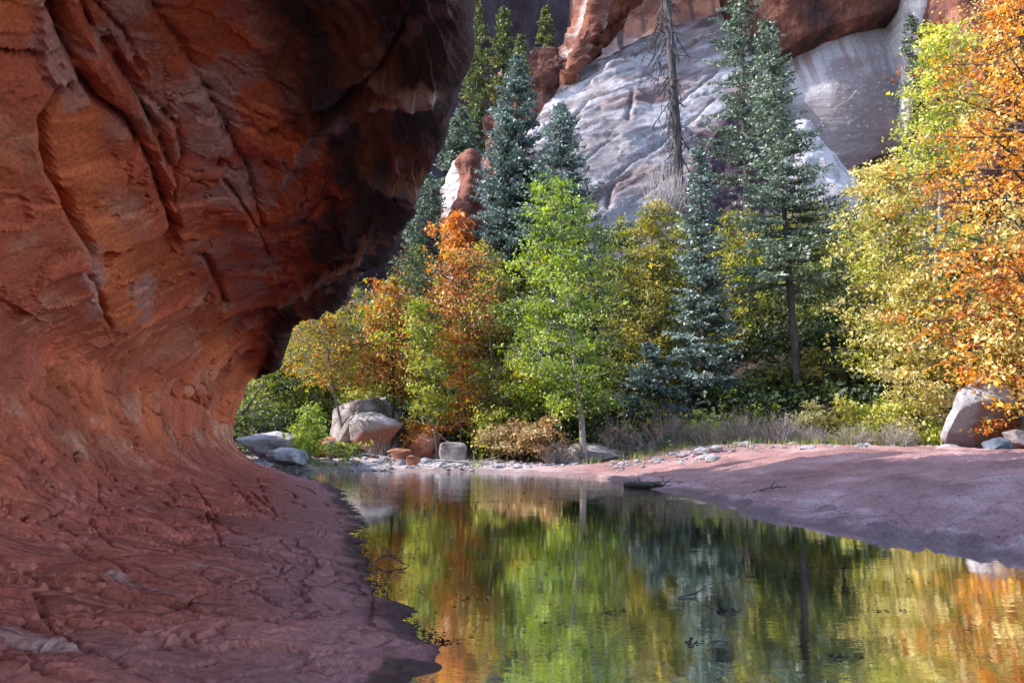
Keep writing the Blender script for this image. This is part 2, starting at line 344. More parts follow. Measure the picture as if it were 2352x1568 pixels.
c = mixf(c, pale, sstep(0.2, 0.5, sd)*sstep(1.3, 0.7, sd)*sstep(0.0, 0.5, n2)*0.25)
c = mixf(c, np.array([0.17, 0.10, 0.05]), sstep(0.02, -0.15, sd))              # creek bed
hl = sstep(0, 2.5, hill_h(X, Y_)); c = mixf(c, soil, hl)
c = mixf(c, soil*1.4, sstep(0.1, 0.6, n1+n2*0.6)*sstep(26, 28, Y_)*0.7)
V = np.stack([X, Y_, Z], -1).reshape(-1, 3)
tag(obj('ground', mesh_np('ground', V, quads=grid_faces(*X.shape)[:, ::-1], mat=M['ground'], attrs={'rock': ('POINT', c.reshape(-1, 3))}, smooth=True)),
    'pinkish sandbank and pale creek shore rising into the wooded slope', kind='structure')

wx = np.array([(-60, -40), (60, -40), (60, 34), (-60, 34)], float)
tag(obj('water', mesh_np('water', np.c_[wx, np.zeros(4)], quads=np.array([[0, 1, 2, 3]]), mat=M['water'])),
    'still creek water mirroring the orange and green trees', kind='structure')

# ------------------------------------------------------------------ the overhanging red cliff on the left
TY = np.array([-6, 0, 3.5, 4.6, 5.4, 6.3, 7.0, 8.0, 9.5, 12, 14.5, 17.5, 20, 21.3, 22.5, 25, 30, 40.])
XE = np.array([-1.4, -1.0, -0.8, -0.75, -0.42, -0.90, -1.22, -1.5, -1.95, -2.4, -3.15, -4.1, -5.0, -5.7, -7.2, -11, -18, -30])
XW = np.array([-5.2, -5.3, -5.4, -5.5, -5.6, -5.7, -5.8, -5.9, -6.1, -6.4, -6.75, -7.15, -7.5, -8.0, -9.4, -13, -20, -32])
XL = np.array([0.2, 0.1, 0.0, -0.05, -0.14, -0.30, -0.42, -0.42, -0.80, -1.9, -3.2, -5.35, -6.35, -7.6, -9.0, -12.6, -19.6, -31.6])
ZL = np.array([6.4, 6.3, 6.2, 6.1, 6.0, 5.8, 5.5, 5.15, 4.85, 4.3, 3.95, 3.6, 2.95, 2.85, 3.0, 3.3, 3.5, 3.5])
HR = np.array([15, 16, 16, 16, 16, 16.5, 17, 17, 16.8, 16.8, 15.6, 15.2, 14.6, 13.2, 9, 6.5, 6, 5.])
NY, NP = 930, 570
yy = np.concatenate([np.linspace(-6, 3.9, 20), np.geomspace(4.0, 22.6, NY-45), np.linspace(22.9, 40, 25)])
yj = yy
it = lambda T: np.interp(yj, TY, T)
def smooth_tab(T):
    a = it(T); k = np.ones(9)/9; p_ = np.pad(a, 4, mode='edge'); return np.convolve(p_, k, 'valid')
xe, xw, xl, zl, hr = map(smooth_tab, (XE, XW, XL, ZL, HR))
w_ = xe-xw
hr = hr + 4.6*fbm(yy*2.0, yy*0, yy*0+4, 4, 61, 0.6)*sstep(12, 16, yy)*sstep(26, 23, yy)  # notches in the unseen rim, shaped to streak sunlight over the sandbank
sc = np.clip((zl-2.6)/2.6, 0.12, 1.3)                            # near stations are taller
z4 = 1.25+0.65*np.clip((w_-2.4)/2.6, 0, 1)
st = lambda a, b: np.stack([a, b], -1)
ctrl = np.stack([
    st(xe+2.8, np.full_like(xe, -1.0)),
    st(xe+1.0, np.full_like(xe, -0.22)),
    st(xe, np.full_like(xe, 0.0)),
    st(xe-0.35*w_, 0.10+0.05*w_),
    st(xe-0.70*w_, z4*0.40),
    st(xw+0.10*w_*0.6, z4*0.80),
    st(xw, z4*1.25),
    st(xw+0.02, np.minimum(z4*1.25+0.9*sc, zl-0.25)),
    st(xw+0.28*(xl-xw), zl-0.15+0.35*sc-0.5*sc),
    st(xw+0.60*(xl-xw), zl+0.55*sc),
    st(xw+0.88*(xl-xw), zl+0.10*sc-0.02),
    st(xl, zl+0.35),
    st(xl-0.08, zl+1.4),
    st(xl-0.7, zl+4.0),
    st(xl-2.2, np.maximum(hr*0.97, zl+4.3)),
    st(xl-6.0, np.maximum(hr, zl+4.6)),
    st(xl-30.0, np.maximum(hr, zl+4.6)+2),
], 0)
# resample: most rows where the camera can see them
tt = catmull(ctrl, 2400)                                         # (2400, S, 2)
K = ctrl.shape[0]-1
knots = np.array([0, 1.5, 2, 11, 12.5, 16]); cum = np.array([0, 10, 20, 530, 555, NP-1])
tq = np.interp(np.arange(NP), cum, knots)/K*2399
i0 = np.minimum(tq.astype(int), 2398); fr = (tq-i0)[:, None, None]
prof = tt[i0]*(1-fr)+tt[i0+1]*fr                                  # (NP, S, 2)
G = np.stack([prof[..., 0], np.broadcast_to(yy, prof.shape[:2]), prof[..., 1]], -1)   # (NP, S, 3)
def normals(G):
    a = np.gradient(G, axis=0); b = np.gradient(G, axis=1); n_ = np.cross(a, b)
    return n_/np.maximum(np.linalg.norm(n_, axis=2), 1e-9)[..., None]
N0 = normals(G)
if N0[NP//2, NY//2, 0] < 0: N0 = -N0
# surface coordinates in metres
bb = np.cumsum(np.r_[np.zeros((1, G.shape[1])), np.linalg.norm(np.diff(G, axis=0), axis=2)], 0)
aa = np.broadcast_to(yy, bb.shape)
gx, gy, gz_ = G[..., 0], G[..., 1], G[..., 2]
low = sstep(2.6, 1.2, gz_)*sstep(-0.4, 0.0, gz_)                    # apron and foot
flat = sstep(0.7, 0.3, gz_)
over = sstep(9.0, 10.3, np.broadcast_to((tq/2399*K)[:, None], bb.shape)) # ceiling
knot = np.broadcast_to((tq/2399*K)[:, None], bb.shape)
D = 0.16*fbm(gx*0.55, gy*0.55, gz_*0.55, 4, 1)*sstep(0.05, 1.2, gz_)
D += 0.03*fbm(gx*0.7, gy*0.7, gz_*0.7, 3, 2)
# bedding waves across the ceiling: long curved ribs
wv = bb*1.15 + 0.75*aa*0.6 + 1.7*fbm(gx*0.35, gy*0.35, gz_*0.35, 3, 7)
rib = (1-np.abs(((wv*0.9) % 1)*2-1)); rib = rib**1.6
D += (0.20*rib*sstep(-0.5, 0.5, fbm(gx*.6, gy*.6, gz_*.6, 3, 9)) - 0.08)*sstep(8.2, 9.6, knot)*sstep(12.4, 11, knot)
wv2 = bb*3.6 + aa*0.9 + 1.8*fbm(gx*0.5, gy*0.5, gz_*0.5, 4, 17)
D += (0.05*((wv2 % 1)**2)+0.03*fbm(aa*1.2, bb*6, aa*0, 4, 19))*sstep(8.2, 9.3, knot)*sstep(11.3, 10.5, knot)
# flaking scales on the foot: steps that face the viewer
wa = 0.55*fbm(gx*1.1, gy*1.1, gz_*1.1, 4, 11)
wl_ = fbm(aa*0.7, bb*0.33, aa*0+1, 3, 13) + 0.12*fbm(aa*3, bb*2, aa*0+1, 3, 16)
zone = sstep(0.12, 0.45, gz_)*sstep(3.4, 1.7, gz_ + 0.5*wl_)
m1 = sstep(-0.15, 0.30, fbm(aa*2.2, bb*0.9, aa*0, 3, 12))
saw = (aa*1.7 + bb*0.30 + wl_*1.6) % 1
D += -(0.035*saw+0.07*saw**16)*m1*zone
saw2 = (aa*4.1 + bb*0.8 + wl_*3.0) % 1
m2 = sstep(-0.05, 0.3, fbm(aa*3.6+9, bb*1.5, aa*0, 3, 14))
D += -(0.014*saw2+0.04*saw2**12)*m2*zone
e, idv = worley(aa*4.6+wl_*2.0, bb*1.9+wl_*2.2, 3)
D += 0.012*(idv-0.5)*zone
# broad plates on the upright wall with stepped edges
e2, id2 = worley(aa*0.75-bb*0.30+wa*1.1, bb*0.52+aa*0.22+wa*1.3, 8)
plate = sstep(1.6, 2.4, gz_)*sstep(10.2, 8.8, knot)
D += plate*(0.20*(id2-0.5)*sstep(0.0, 0.05, e2) - 0.06*sstep(0.03, 0.0, e2))
e3, id3 = worley(aa*1.9-bb*0.9+wa*2.4, bb*1.5+wa*2.4, 18)
D += plate*0.07*(id3-0.5)*sstep(0.0, 0.06, e3)
q0_ = fbm(gx*0.9, gy*0.9, gz_*0.9, 3, 71)
# flat shelves on the apron
e4, id4 = worley(aa*1.0+bb*0.25+wa*1.2, bb*0.55-aa*0.15+wa*1.5, 28)
shelf = sstep(0.03, 0.2, gz_)*sstep(0.95, 0.5, gz_)*sstep(13, 8, aa)
D += shelf*(0.045*(id4-0.5)*sstep(0.0, 0.03, e4) - 0.05*sstep(0.02, 0.0, e4)*sstep(-0.2, 0.2, q0_))
e5, id5 = worley(aa*2.6+wa*2.0, bb*1.6+wa*2.6, 29)
D += shelf*sstep(0.15, 0.3, gz_)*0.012*(id5-0.5)
rim = sstep(0.0, 0.05, gz_)*sstep(0.55, 0.2, gz_)*(bb > 0)
sr = (bb*1.5 + aa*0.35 + 1.3*fbm(aa*0.5, bb*0.8, aa*0, 4, 91)) % 1
D += 0.032*(sr-0.5)*rim*sstep(-0.3, 0.2, fbm(aa*0.8, bb*1.6, aa*0, 3, 92))
sr = (bb*4.2 + aa*0.8 + 2.0*fbm(aa*0.7, bb*1.2, aa*0, 4, 93)) % 1
D += 0.014*(sr-0.5)*rim*sstep(-0.1, 0.3, fbm(aa*1.2, bb*2.6, aa*0, 3, 94))
D += 0.010*fbm(gx*7, gy*7, gz_*7, 4, 31)*sstep(0.1, 0.5, gz_)
# ragged waterline
D += 0.05*fbm(aa*3.0, bb*1.2, aa*0, 4, 37)*sstep(-0.1, 0.0, gz_)*sstep(0.25, 0.05, gz_)*sstep(0, .01, np.abs(w_))
# cracks and ledges traced on the wall, fixed to the stone
pu, pv, pd = proj(G)
vis = (pd > 0.5) & (knot > 1.8) & (knot < 11.6)
Gf = G.reshape(-1, 3); puf, pvf, visf = pu.ravel(), pv.ravel(), vis.ravel()
cand = np.where(visf & (puf > -150) & (puf < 1150) & (pvf > -150) & (pvf < 1700))[0]
def lift(poly):
    out = []
    for (u, v) in poly:
        k = cand[np.argmin((puf[cand]-u)**2+(pvf[cand]-v)**2)]; out.append(Gf[k])
    return np.array(out)
def side(poly):
    """+1 left of the polyline (seen from the creek), -1 right"""
    best = np.full(puf.shape, 1e12); sg = np.zeros(puf.shape)
    for (ax, ay), (bx, by) in zip(poly[:-1], poly[1:]):
        L2 = (bx-ax)**2+(by-ay)**2; t = np.clip(((puf-ax)*(bx-ax)+(pvf-ay)*(by-ay))/L2, 0, 1)
        d = (puf-ax-t*(bx-ax))**2+(pvf-ay-t*(by-ay))**2
        s = np.sign((bx-ax)*(pvf-ay)-(by-ay)*(puf-ax)); up = d < best
        best = np.where(up, d, best); sg = np.where(up, s, sg)
    return sg
wob = 0.05*fbm(gx*4, gy*4, gz_*4, 3, 77).ravel()*(1-0.7*sstep(1.6, 1.0, gz_).ravel())
Df = D.reshape(-1).copy()
def crack(poly, width, depth, step=0.0, reach=0.6):
    global Df
    if poly[0][1] > 1100: width *= 0.85; depth *= 0.75; step *= 0.35
    W = lift(poly); d = np.abs(polydist(Gf, W)+wob*min(1, width*10))
    near = d < max(width*4, reach*3)
    Df -= np.where(near, depth*np.exp(-(d/width)**2), 0)
    if step:
        Df += np.where(near, step*np.exp(-d/reach)*(side(poly) > 0), 0)
crack([(160, 205), (105, 265), (98, 330), (120, 420), (150, 480), (175, 550), (182, 600), (215, 670), (240, 730), (250, 760)], 0.055, 0.28, 0.20, 0.5)
crack([(125, 0), (150, 80), (190, 170), (240, 240), (310, 290), (350, 370), (375, 450), (400, 520)], 0.05, 0.18, -0.12, 0.35)
crack([(180, 0), (230, 90), (290, 190), (335, 260), (365, 310), (385, 380)], 0.05, 0.20, 0.10, 0.3)
crack([(250, 90), (330, 220), (400, 280), (412, 340), (388, 400), (390, 460)], 0.035, 0.14, 0.08, 0.3)
crack([(90, 0), (95, 90), (110, 180), (160, 210)], 0.04, -0.06, -0.05, 0.2)
crack([(330, 0), (420, 130), (500, 260), (560, 380), (600, 520)], 0.07, 0.10, 0.10, 0.4)
crack([(505, 395), (560, 470), (600, 540), (620, 600)], 0.03, 0.10, 0.05, 0.2)
crack([(450, 590), (480, 600), (500, 640), (520, 700)], 0.05, 0.14)
crack([(210, 0), (300, 100), (330, 170)], 0.03, 0.10)
crack([(0, 945), (60, 1000), (110, 1035), (160, 1075)], 0.04, 0.15, 0.08, 0.3)
crack([(0, 1140), (90, 1195), (160, 1165), (290, 1160), (370, 1200)], 0.03, 0.10, 0.06, 0.25)
crack([(60, 1010), (140, 1060), (210, 1090)], 0.03, 0.10, 0.05, 0.2)
crack([(0, 1345), (60, 1350), (120, 1388), (160, 1392)], 0.025, 0.12, 0.08, 0.3)
crack([(90, 1380), (180, 1420), (300, 1450), (420, 1430)], 0.022, 0.08, 0.06, 0.3)
crack([(0, 1365), (90, 1385), (130, 1440), (240, 1505), (340, 1490), (420, 1440)], 0.022, 0.10, 0.06, 0.3)
crack([(260, 1385), (360, 1370), (430, 1395), (520, 1400), (620, 1385), (700, 1365)], 0.022, 0.12, 0.06, 0.25)
crack([(430, 1300), (520, 1345), (620, 1330), (700, 1280)], 0.015, 0.05, 0.03, 0.2)
crack([(300, 1285), (380, 1320), (450, 1345)], 0.015, 0.05, 0.03, 0.2)
crack([(100, 1335), (140, 1320), (180, 1335), (150, 1350)], 0.02, -0.05)
crack([(0, 1490), (100, 1530), (200, 1568)], 0.02, 0.07, 0.03, 0.2)
crack([(560, 1540), (700, 1510), (800, 1500), (900, 1470), (1040, 1478)], 0.02, 0.06, 0.03, 0.2)
crack([(640, 420), (720, 300), (800, 262), (900, 250), (990, 215)], 0.06, -0.10)
crack([(620, 300), (760, 250), (850, 180), (900, 90)], 0.08, 0.12, -0.15, 0.5)
crack([(690, 520), (730, 480), (800, 465)], 0.05, 0.10)
crack([(640, 700), (740, 640), (820, 600), (845, 545), (850, 520)], 0.04, -0.10, 0.05, 0.3)
def short_crack(poly, width, depth, step, reach):
    """a spall scarp: cheap version that touches only the stone close by"""
    W = lift(poly); cen = W.mean(0); rad = np.linalg.norm(W-cen, axis=1).max()+0.6
    if rad > 3.0: return
    near = np.where(visf & (np.abs(Gf-cen).max(1) < rad))[0]
    p_ = Gf[near]; d = np.abs(polydist(p_, W)+wob[near]*0.10)
    (ax, ay), (bx, by) = poly[0], poly[-1]
    cr_ = ((bx-ax)*(pvf[near]-ay)-(by-ay)*(puf[near]-ax))
    ends = sstep(0.0, 0.15, np.clip(((puf[near]-ax)*(bx-ax)+(pvf[near]-ay)*(by-ay))/((bx-ax)**2+(by-ay)**2), 0, 1))
    ends *= sstep(1.0, 0.85, np.clip(((puf[near]-ax)*(bx-ax)+(pvf[near]-ay)*(by-ay))/((bx-ax)**2+(by-ay)**2), 0, 1))
    Df[near] += (-depth*np.exp(-(d/width)**2) + step*np.exp(-d/reach)*(cr_ < 0))*ends
rc = np.random.default_rng(404)
for k in range(300):
    v0 = rc.uniform(860, 1540); u0 = rc.uniform(-60, np.interp(v0, [860, 1000, 1100, 1250, 1540], [500, 480, 640, 760, 820]))
    ang = math.radians(np.interp(v0, [850, 1050, 1250, 1400], [58, 38, 22, 6]) + rc.normal()*9); L = (30+110*rc.random()**1.7)*(1.3 if v0 > 1300 else 1.0)
    pl = [(u0, v0)]
    for j in range(4):
        a_ = ang+rc.normal()*0.28; pl.append((pl[-1][0]+math.cos(a_)*L/4, pl[-1][1]+math.sin(a_)*L/4))
    wd = rc.uniform(0.018, 0.030)
    nr = np.interp(v0, [1000, 1250], [1.0, 0.36])                  # shallower, finer scarps on the flat apron
    if v0 > 1200 and rc.random() < 0.45: continue
    short_crack(pl, wd*(0.5+0.5*nr), rc.uniform(0.06, 0.12)*nr, -rc.uniform(0.004, 0.022)*nr*nr, 0.12)
D = Df.reshape(D.shape)
fade = sstep(-6, 3, yy)[None, :]*1.0
G2 = G + N0*(D*np.clip(fade, 0.2, 1))[..., None]
# the cliff's own colours: varnish, mineral bloom, red and orange patches
N1 = normals(G2); 
q1 = fbm(gx*0.45, gy*0.45, gz_*0.45, 4, 101); q2 = fbm(gx*1.6, gy*1.6, gz_*1.6, 5, 102); q3 = fbm(gx*5, gy*5, gz_*5, 4, 103)
red = np.array([0.50, 0.125, 0.068]); orange = np.array([0.63, 0.17, 0.068]); tan = np.array([0.55, 0.25, 0.16]); plum = np.array([0.38, 0.105, 0.078])
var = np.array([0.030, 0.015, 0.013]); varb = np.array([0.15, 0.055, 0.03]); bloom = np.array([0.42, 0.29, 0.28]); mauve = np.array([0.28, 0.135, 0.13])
C = mixf(np.broadcast_to(red, G.shape), orange, sstep(-0.1, 0.5, q1))
C = mixf(C, tan, sstep(0.1, 0.7, q2)*0.6)
C = mixf(C, plum, sstep(1.5, 0.5, gz_)*0.85)
C = mixf(C, mauve, sstep(0.45, 0.1, gz_ + 0.1*q2)*0.75)
C = mixf(C, tan*1.1, sstep(0.25, 0.6, q2+0.5*q3)*sstep(2.4, 1.6, gz_)*sstep(0.4, 1.0, gz_)*0.6)
# every spalled plate has its own tint
tone_ = (0.30*(idv-0.5)*zone + 0.30*(id4-0.5)*shelf + 0.22*(id5-0.5)*shelf + plate*(0.22*(id2-0.5)+0.26*(id3-0.5)))
tone_ = tone_ + zone*0.22*(_hash(np.floor(aa*1.7 + bb*0.30 + wl_*1.6), np.floor(bb*0.8+wl_), aa*0, 5)-0.5) + zone*0.16*(_hash(np.floor(aa*4.1 + bb*0.8 + wl_*3.0), np.floor(bb*1.3+wl_*2), aa*0, 6)-0.5)
C = C*(1+tone_)[..., None]
def near_poly(poly, rad, wobble=0.25):
    W = lift(poly); d = polydist(Gf, W).reshape(D.shape)
    return sstep(rad, rad*0.25, d + wobble*rad*(q2*1.5+q3))
C = mixf(C, orange*1.05, near_poly([(150, 300), (190, 430), (230, 560), (270, 700)], 0.55))
C = mixf(C, red*0.75, near_poly([(190, 740), (260, 800), (330, 830)], 0.5)*0.6)
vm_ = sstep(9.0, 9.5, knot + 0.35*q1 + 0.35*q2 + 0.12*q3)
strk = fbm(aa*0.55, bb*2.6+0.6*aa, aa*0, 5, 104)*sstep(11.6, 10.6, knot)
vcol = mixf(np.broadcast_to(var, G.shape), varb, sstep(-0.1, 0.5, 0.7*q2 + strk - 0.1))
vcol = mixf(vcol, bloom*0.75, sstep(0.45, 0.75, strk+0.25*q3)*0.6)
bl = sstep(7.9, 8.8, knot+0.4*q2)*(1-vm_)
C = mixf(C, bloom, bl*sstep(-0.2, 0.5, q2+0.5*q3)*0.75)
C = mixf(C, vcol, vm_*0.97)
for poly, rad, a_ in (([(650, 425), (740, 310), (820, 268), (900, 250), (985, 215)], 0.14, 0.8), ([(640, 705), (740, 650), (820, 605), (848, 545)], 0.12, 0.85),
                      ([(660, 720), (760, 665), (835, 610), (858, 555)], 0.06, 0.7), ([(930, 470), (990, 410), (1005, 350)], 0.10, 0.6), ([(900, 560), (950, 500), (990, 440)], 0.08, 0.5),
                      ([(860, 140), (960, 60), (1020, 20)], 0.12, 0.35), ([(600, 760), (700, 720), (800, 680), (880, 620)], 0.07, 0.4)):
    C = mixf(C, bloom*1.05, near_poly(poly, rad, 0.6)*a_)
for poly, rad in (([(100, 0), (110, 110), (150, 190), (200, 240)], 0.16), ([(270, 90), (330, 120)], 0.2), ([(170, 560), (200, 640), (190, 720)], 0.18),
                  ([(330, 660), (350, 720)], 0.22), ([(490, 600), (520, 560), (560, 540)], 0.3)):
    C = mixf(C, bloom*1.1, near_poly(poly, rad, 0.7)*0.55)
for poly, rad in (([(450, 1290), (500, 1300), (555, 1320)], 0.10), ([(570, 1250), (640, 1275)], 0.07), ([(280, 1315), (330, 1340)], 0.08), ([(390, 1385), (470, 1395)], 0.07), ([(20, 1440), (160, 1480)], 0.07), ([(330, 1340), (440, 1370)], 0.08)):
    C = mixf(C, np.array([0.47, 0.27, 0.22]), near_poly(poly, rad, 0.9)*0.8)
C = mixf(C, var*1.6, sstep(0.075, 0.015, gz_ + 0.05*q3 + 0.03*q2)*sstep(-0.3, 0, knot-1.5)*0.85*(knot < 4))      # wet black rim at the waterline
Cc = C.reshape(-1, 3)
fq = grid_faces(*D.shape)
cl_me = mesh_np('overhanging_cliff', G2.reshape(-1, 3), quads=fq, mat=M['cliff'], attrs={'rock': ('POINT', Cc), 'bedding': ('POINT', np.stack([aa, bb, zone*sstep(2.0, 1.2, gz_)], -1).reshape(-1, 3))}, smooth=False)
tag(obj('overhanging_cliff', cl_me), 'huge curling red sandstone overhang with dark varnished ceiling along the creek', kind='structure')

# ------------------------------------------------------------------ far cliffs
def curve_pts(poly, n):
    p = np.array([P(*q) for q in poly]); d = np.r_[0, np.cumsum(np.linalg.norm(np.diff(p, axis=0), axis=1))]; t = np.linspace(0, d[-1], n)
    q = np.stack([np.interp(t, d, p[:, k]) for k in range(3)], 1)
    k = max(3, n//24)|1; ker = np.ones(k)/k
    qq = np.stack([np.convolve(np.pad(q[:, i], k//2, mode='edge'), ker, 'valid') for i in range(3)], 1)
    return qq
def patch(name, label, top, bot, n, m, mat, bulge=1.0, amp=0.5, freq=0.2, seed=0, depth=8.0, colf=None, bed=0.0, cracks=()):
    """a rock face spanned between a bottom and a top curve, with its sides turned back into the hill"""
    B, T = curve_pts(bot, n), curve_pts(top, n)
    t = np.linspace(0, 1, m)[None, :, None]
    Gp = B[:, None]*(1-t)+T[:, None]*t
    s = np.linspace(0, 1, n)[:, None]
    bl_ = np.sin(np.pi*t[..., 0])*bulge*(0.4+0.6*np.sin(np.pi*s))
    Nn = normals(Gp)
    if np.mean(Nn[..., 1]) > 0: Nn = -Nn
    x, y, z = Gp[..., 0], Gp[..., 1], Gp[..., 2]
    dd = amp*fbm(x*freq, y*freq, z*freq, 6, seed, 0.55)
    if bed:
        ph = (z*0.55 - x*0.28)*1.3 + 1.6*fbm(x*0.12, y*0.12, z*0.12, 3, seed+3); dd = dd + bed*((ph % 1)**2)*sstep(-0.2, 0.4, fbm(x*.2, y*.2, z*.2, 3, seed+4))
        e_, i_ = worley((x*0.5+z*0.2)*0.35+dd, (z*0.8-x*0.5)*0.8+dd, seed); dd = dd + bed*0.5*(i_-0.5)*sstep(0.0, 0.12, e_)
    if cracks:
        Gf_ = Gp.reshape(-1, 3); pu_, pv_, _d = proj(Gf_); wb = (0.25*fbm(x*1.1, y*1.1, z*1.1, 3, seed+8)).ravel(); ex = np.zeros(len(Gf_))
        for poly, wd, dp_ in cracks:
            W = np.array([Gf_[np.argmin((pu_-a_)**2+(pv_-b_)**2)] for a_, b_ in poly]); dl = polydist(Gf_, W)
            ex -= dp_*np.exp(-((dl+np.abs(wb)*0.5)/wd)**2); ex += 0.5*dp_*np.exp(-dl/1.5)*(pv_ > np.interp(pu_, [p_[0] for p_ in sorted(poly)], [p_[1] for p_ in sorted(poly)]))
        dd = dd + ex.reshape(dd.shape)
    Gp = Gp + Nn*(bl_+dd)[..., None]
    col = colf(Gp, Nn, dd, t[..., 0]+0*x, s+0*x) if colf else None
    # skirt rows turned back on all four sides
    off = np.array([0, depth, 0.0])
    top_s = Gp[:, -1:]+off+np.array([0, 0, 0.15*depth]); bot_s = Gp[:, :1]+off-np.array([0, 0, 0.3*depth])
    G3 = np.concatenate([bot_s, Gp, top_s], 1)
    G3 = np.concatenate([G3[:1]+off, G3, G3[-1:]+off], 0)
    at = {}
    if col is not None:
        c3 = np.concatenate([col[:, :1], col, col[:, -1:]], 1); c3 = np.concatenate([c3[:1], c3, c3[-1:]], 0); at = {'rock': ('POINT', c3.reshape(-1, 3))}
    me = mesh_np(name, G3.reshape(-1, 3), quads=grid_faces(*G3.shape[:2]), mat=mat, attrs=at, smooth=True)
    return tag(obj(name, me), label, kind='structure')
def slick_col(Gp, Nn, dd, t, s):
    x, y, z = Gp[..., 0], Gp[..., 1], Gp[..., 2]
    a = fbm((x*0.8+z*0.45)*0.12, (z*0.9-x*0.5)*0.9, y*0.1, 5, 201); b = fbm(x*0.9, y*0.9, z*0.9, 4, 202); w2 = fbm(x*0.5, y*0.3, z*0.08, 4, 203)
    c = mixf(np.broadcast_to(np.array([0.18, 0.155, 0.165]), Gp.shape), np.array([0.34, 0.315, 0.34]), sstep(-0.2, 0.5, a+0.4*b))
    c = mixf(c, np.array([0.26, 0.17, 0.16]), sstep(0.1, 0.5, -a+0.3*w2)*0.7)
    c = mixf(c, np.array([0.10, 0.06, 0.065]), sstep(0.3, 0.65, -a+0.6*b)*0.8)
    f3 = fbm((x*0.8+z*0.45)*0.3, (z*0.9-x*0.5)*3.2, y*0.1, 4, 207); c = mixf(c, np.array([0.11, 0.07, 0.075]), sstep(0.3, 0.55, f3)*0.75)
    c = mixf(c, np.array([0.42, 0.39, 0.42]), sstep(0.3, 0.6, -f3)*0.4)
    return c
def slab2_col(Gp, Nn, dd, t, s):
    x, y, z = Gp[..., 0], Gp[..., 1], Gp[..., 2]
    st_ = fbm(x*0.9, x*0+3, z*0.07, 4, 301); a = fbm(x*0.25+z*0.1, y*0.2, z*0.5-x*0.2, 4, 302)
    c = mixf(np.broadcast_to(np.array([0.21, 0.17, 0.175]), Gp.shape), np.array([0.38, 0.35, 0.37]), sstep(0.45, 0.8, t+0.35*a)*sstep(-0.5, 0.3, st_+0.1))
    c = mixf(c, np.array([0.19, 0.11, 0.10]), sstep(0.1, 0.5, st_)*sstep(0.45, 0.9, t)*0.8)
    e_, i_ = worley(x*3.1, z*3.4, 7)
    sp_ = sstep(0.84, 0.9, i_)*sstep(0.3, 0.5, e_)*sstep(0.95, 0.6, t)
    c = mixf(c, np.array([0.46, 0.44, 0.45]), sp_*0.6)
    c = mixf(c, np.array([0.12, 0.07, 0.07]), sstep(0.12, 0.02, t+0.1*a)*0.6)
    return c
def talus_col(Gp, Nn, dd, t, s):
    a = fbm(Gp[..., 0]*0.7, Gp[..., 1]*0.7, Gp[..., 2]*0.7, 5, 401)
    return mixf(np.broadcast_to(np.array([0.32, 0.28, 0.29]), Gp.shape), np.array([0.52, 0.49, 0.51]), sstep(-0.3, 0.3, a))

def alcove_col(Gp, Nn, dd, t, s):
    x, y, z = Gp[..., 0], Gp[..., 1], Gp[..., 2]
    v_ = fbm(x*0.7, y*0.2, z*0.06, 4, 421); a = fbm(x*0.2, y*0.2, z*0.35, 4, 422)
    c = mixf(np.broadcast_to(np.array([0.16, 0.055, 0.038]), Gp.shape), np.array([0.28, 0.12, 0.075]), sstep(0.0, 0.5, a))
    c = mixf(c, np.array([0.33, 0.23, 0.20]), sstep(0.42, 0.12, t+0.15*a))
    return mixf(c, np.array([0.05, 0.03, 0.035]), sstep(0.15, 0.5, v_)*0.85)
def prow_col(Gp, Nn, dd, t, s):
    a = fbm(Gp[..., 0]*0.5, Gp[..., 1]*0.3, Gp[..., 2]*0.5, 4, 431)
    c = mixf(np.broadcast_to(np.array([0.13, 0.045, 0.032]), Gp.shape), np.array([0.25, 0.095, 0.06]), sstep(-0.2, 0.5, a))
    e1 = sstep(0.10, 0.03, np.abs(s-0.10-0.04*a)); e2 = sstep(0.07, 0.02, np.abs(s-0.48-0.12*a))  # pale bands: sunlight on the prow's edges, painted into the colour
    return mixf(c, np.array([0.46, 0.38, 0.36]), np.maximum(e1, e2)*0.75*sstep(-0.5, 0.1, a))
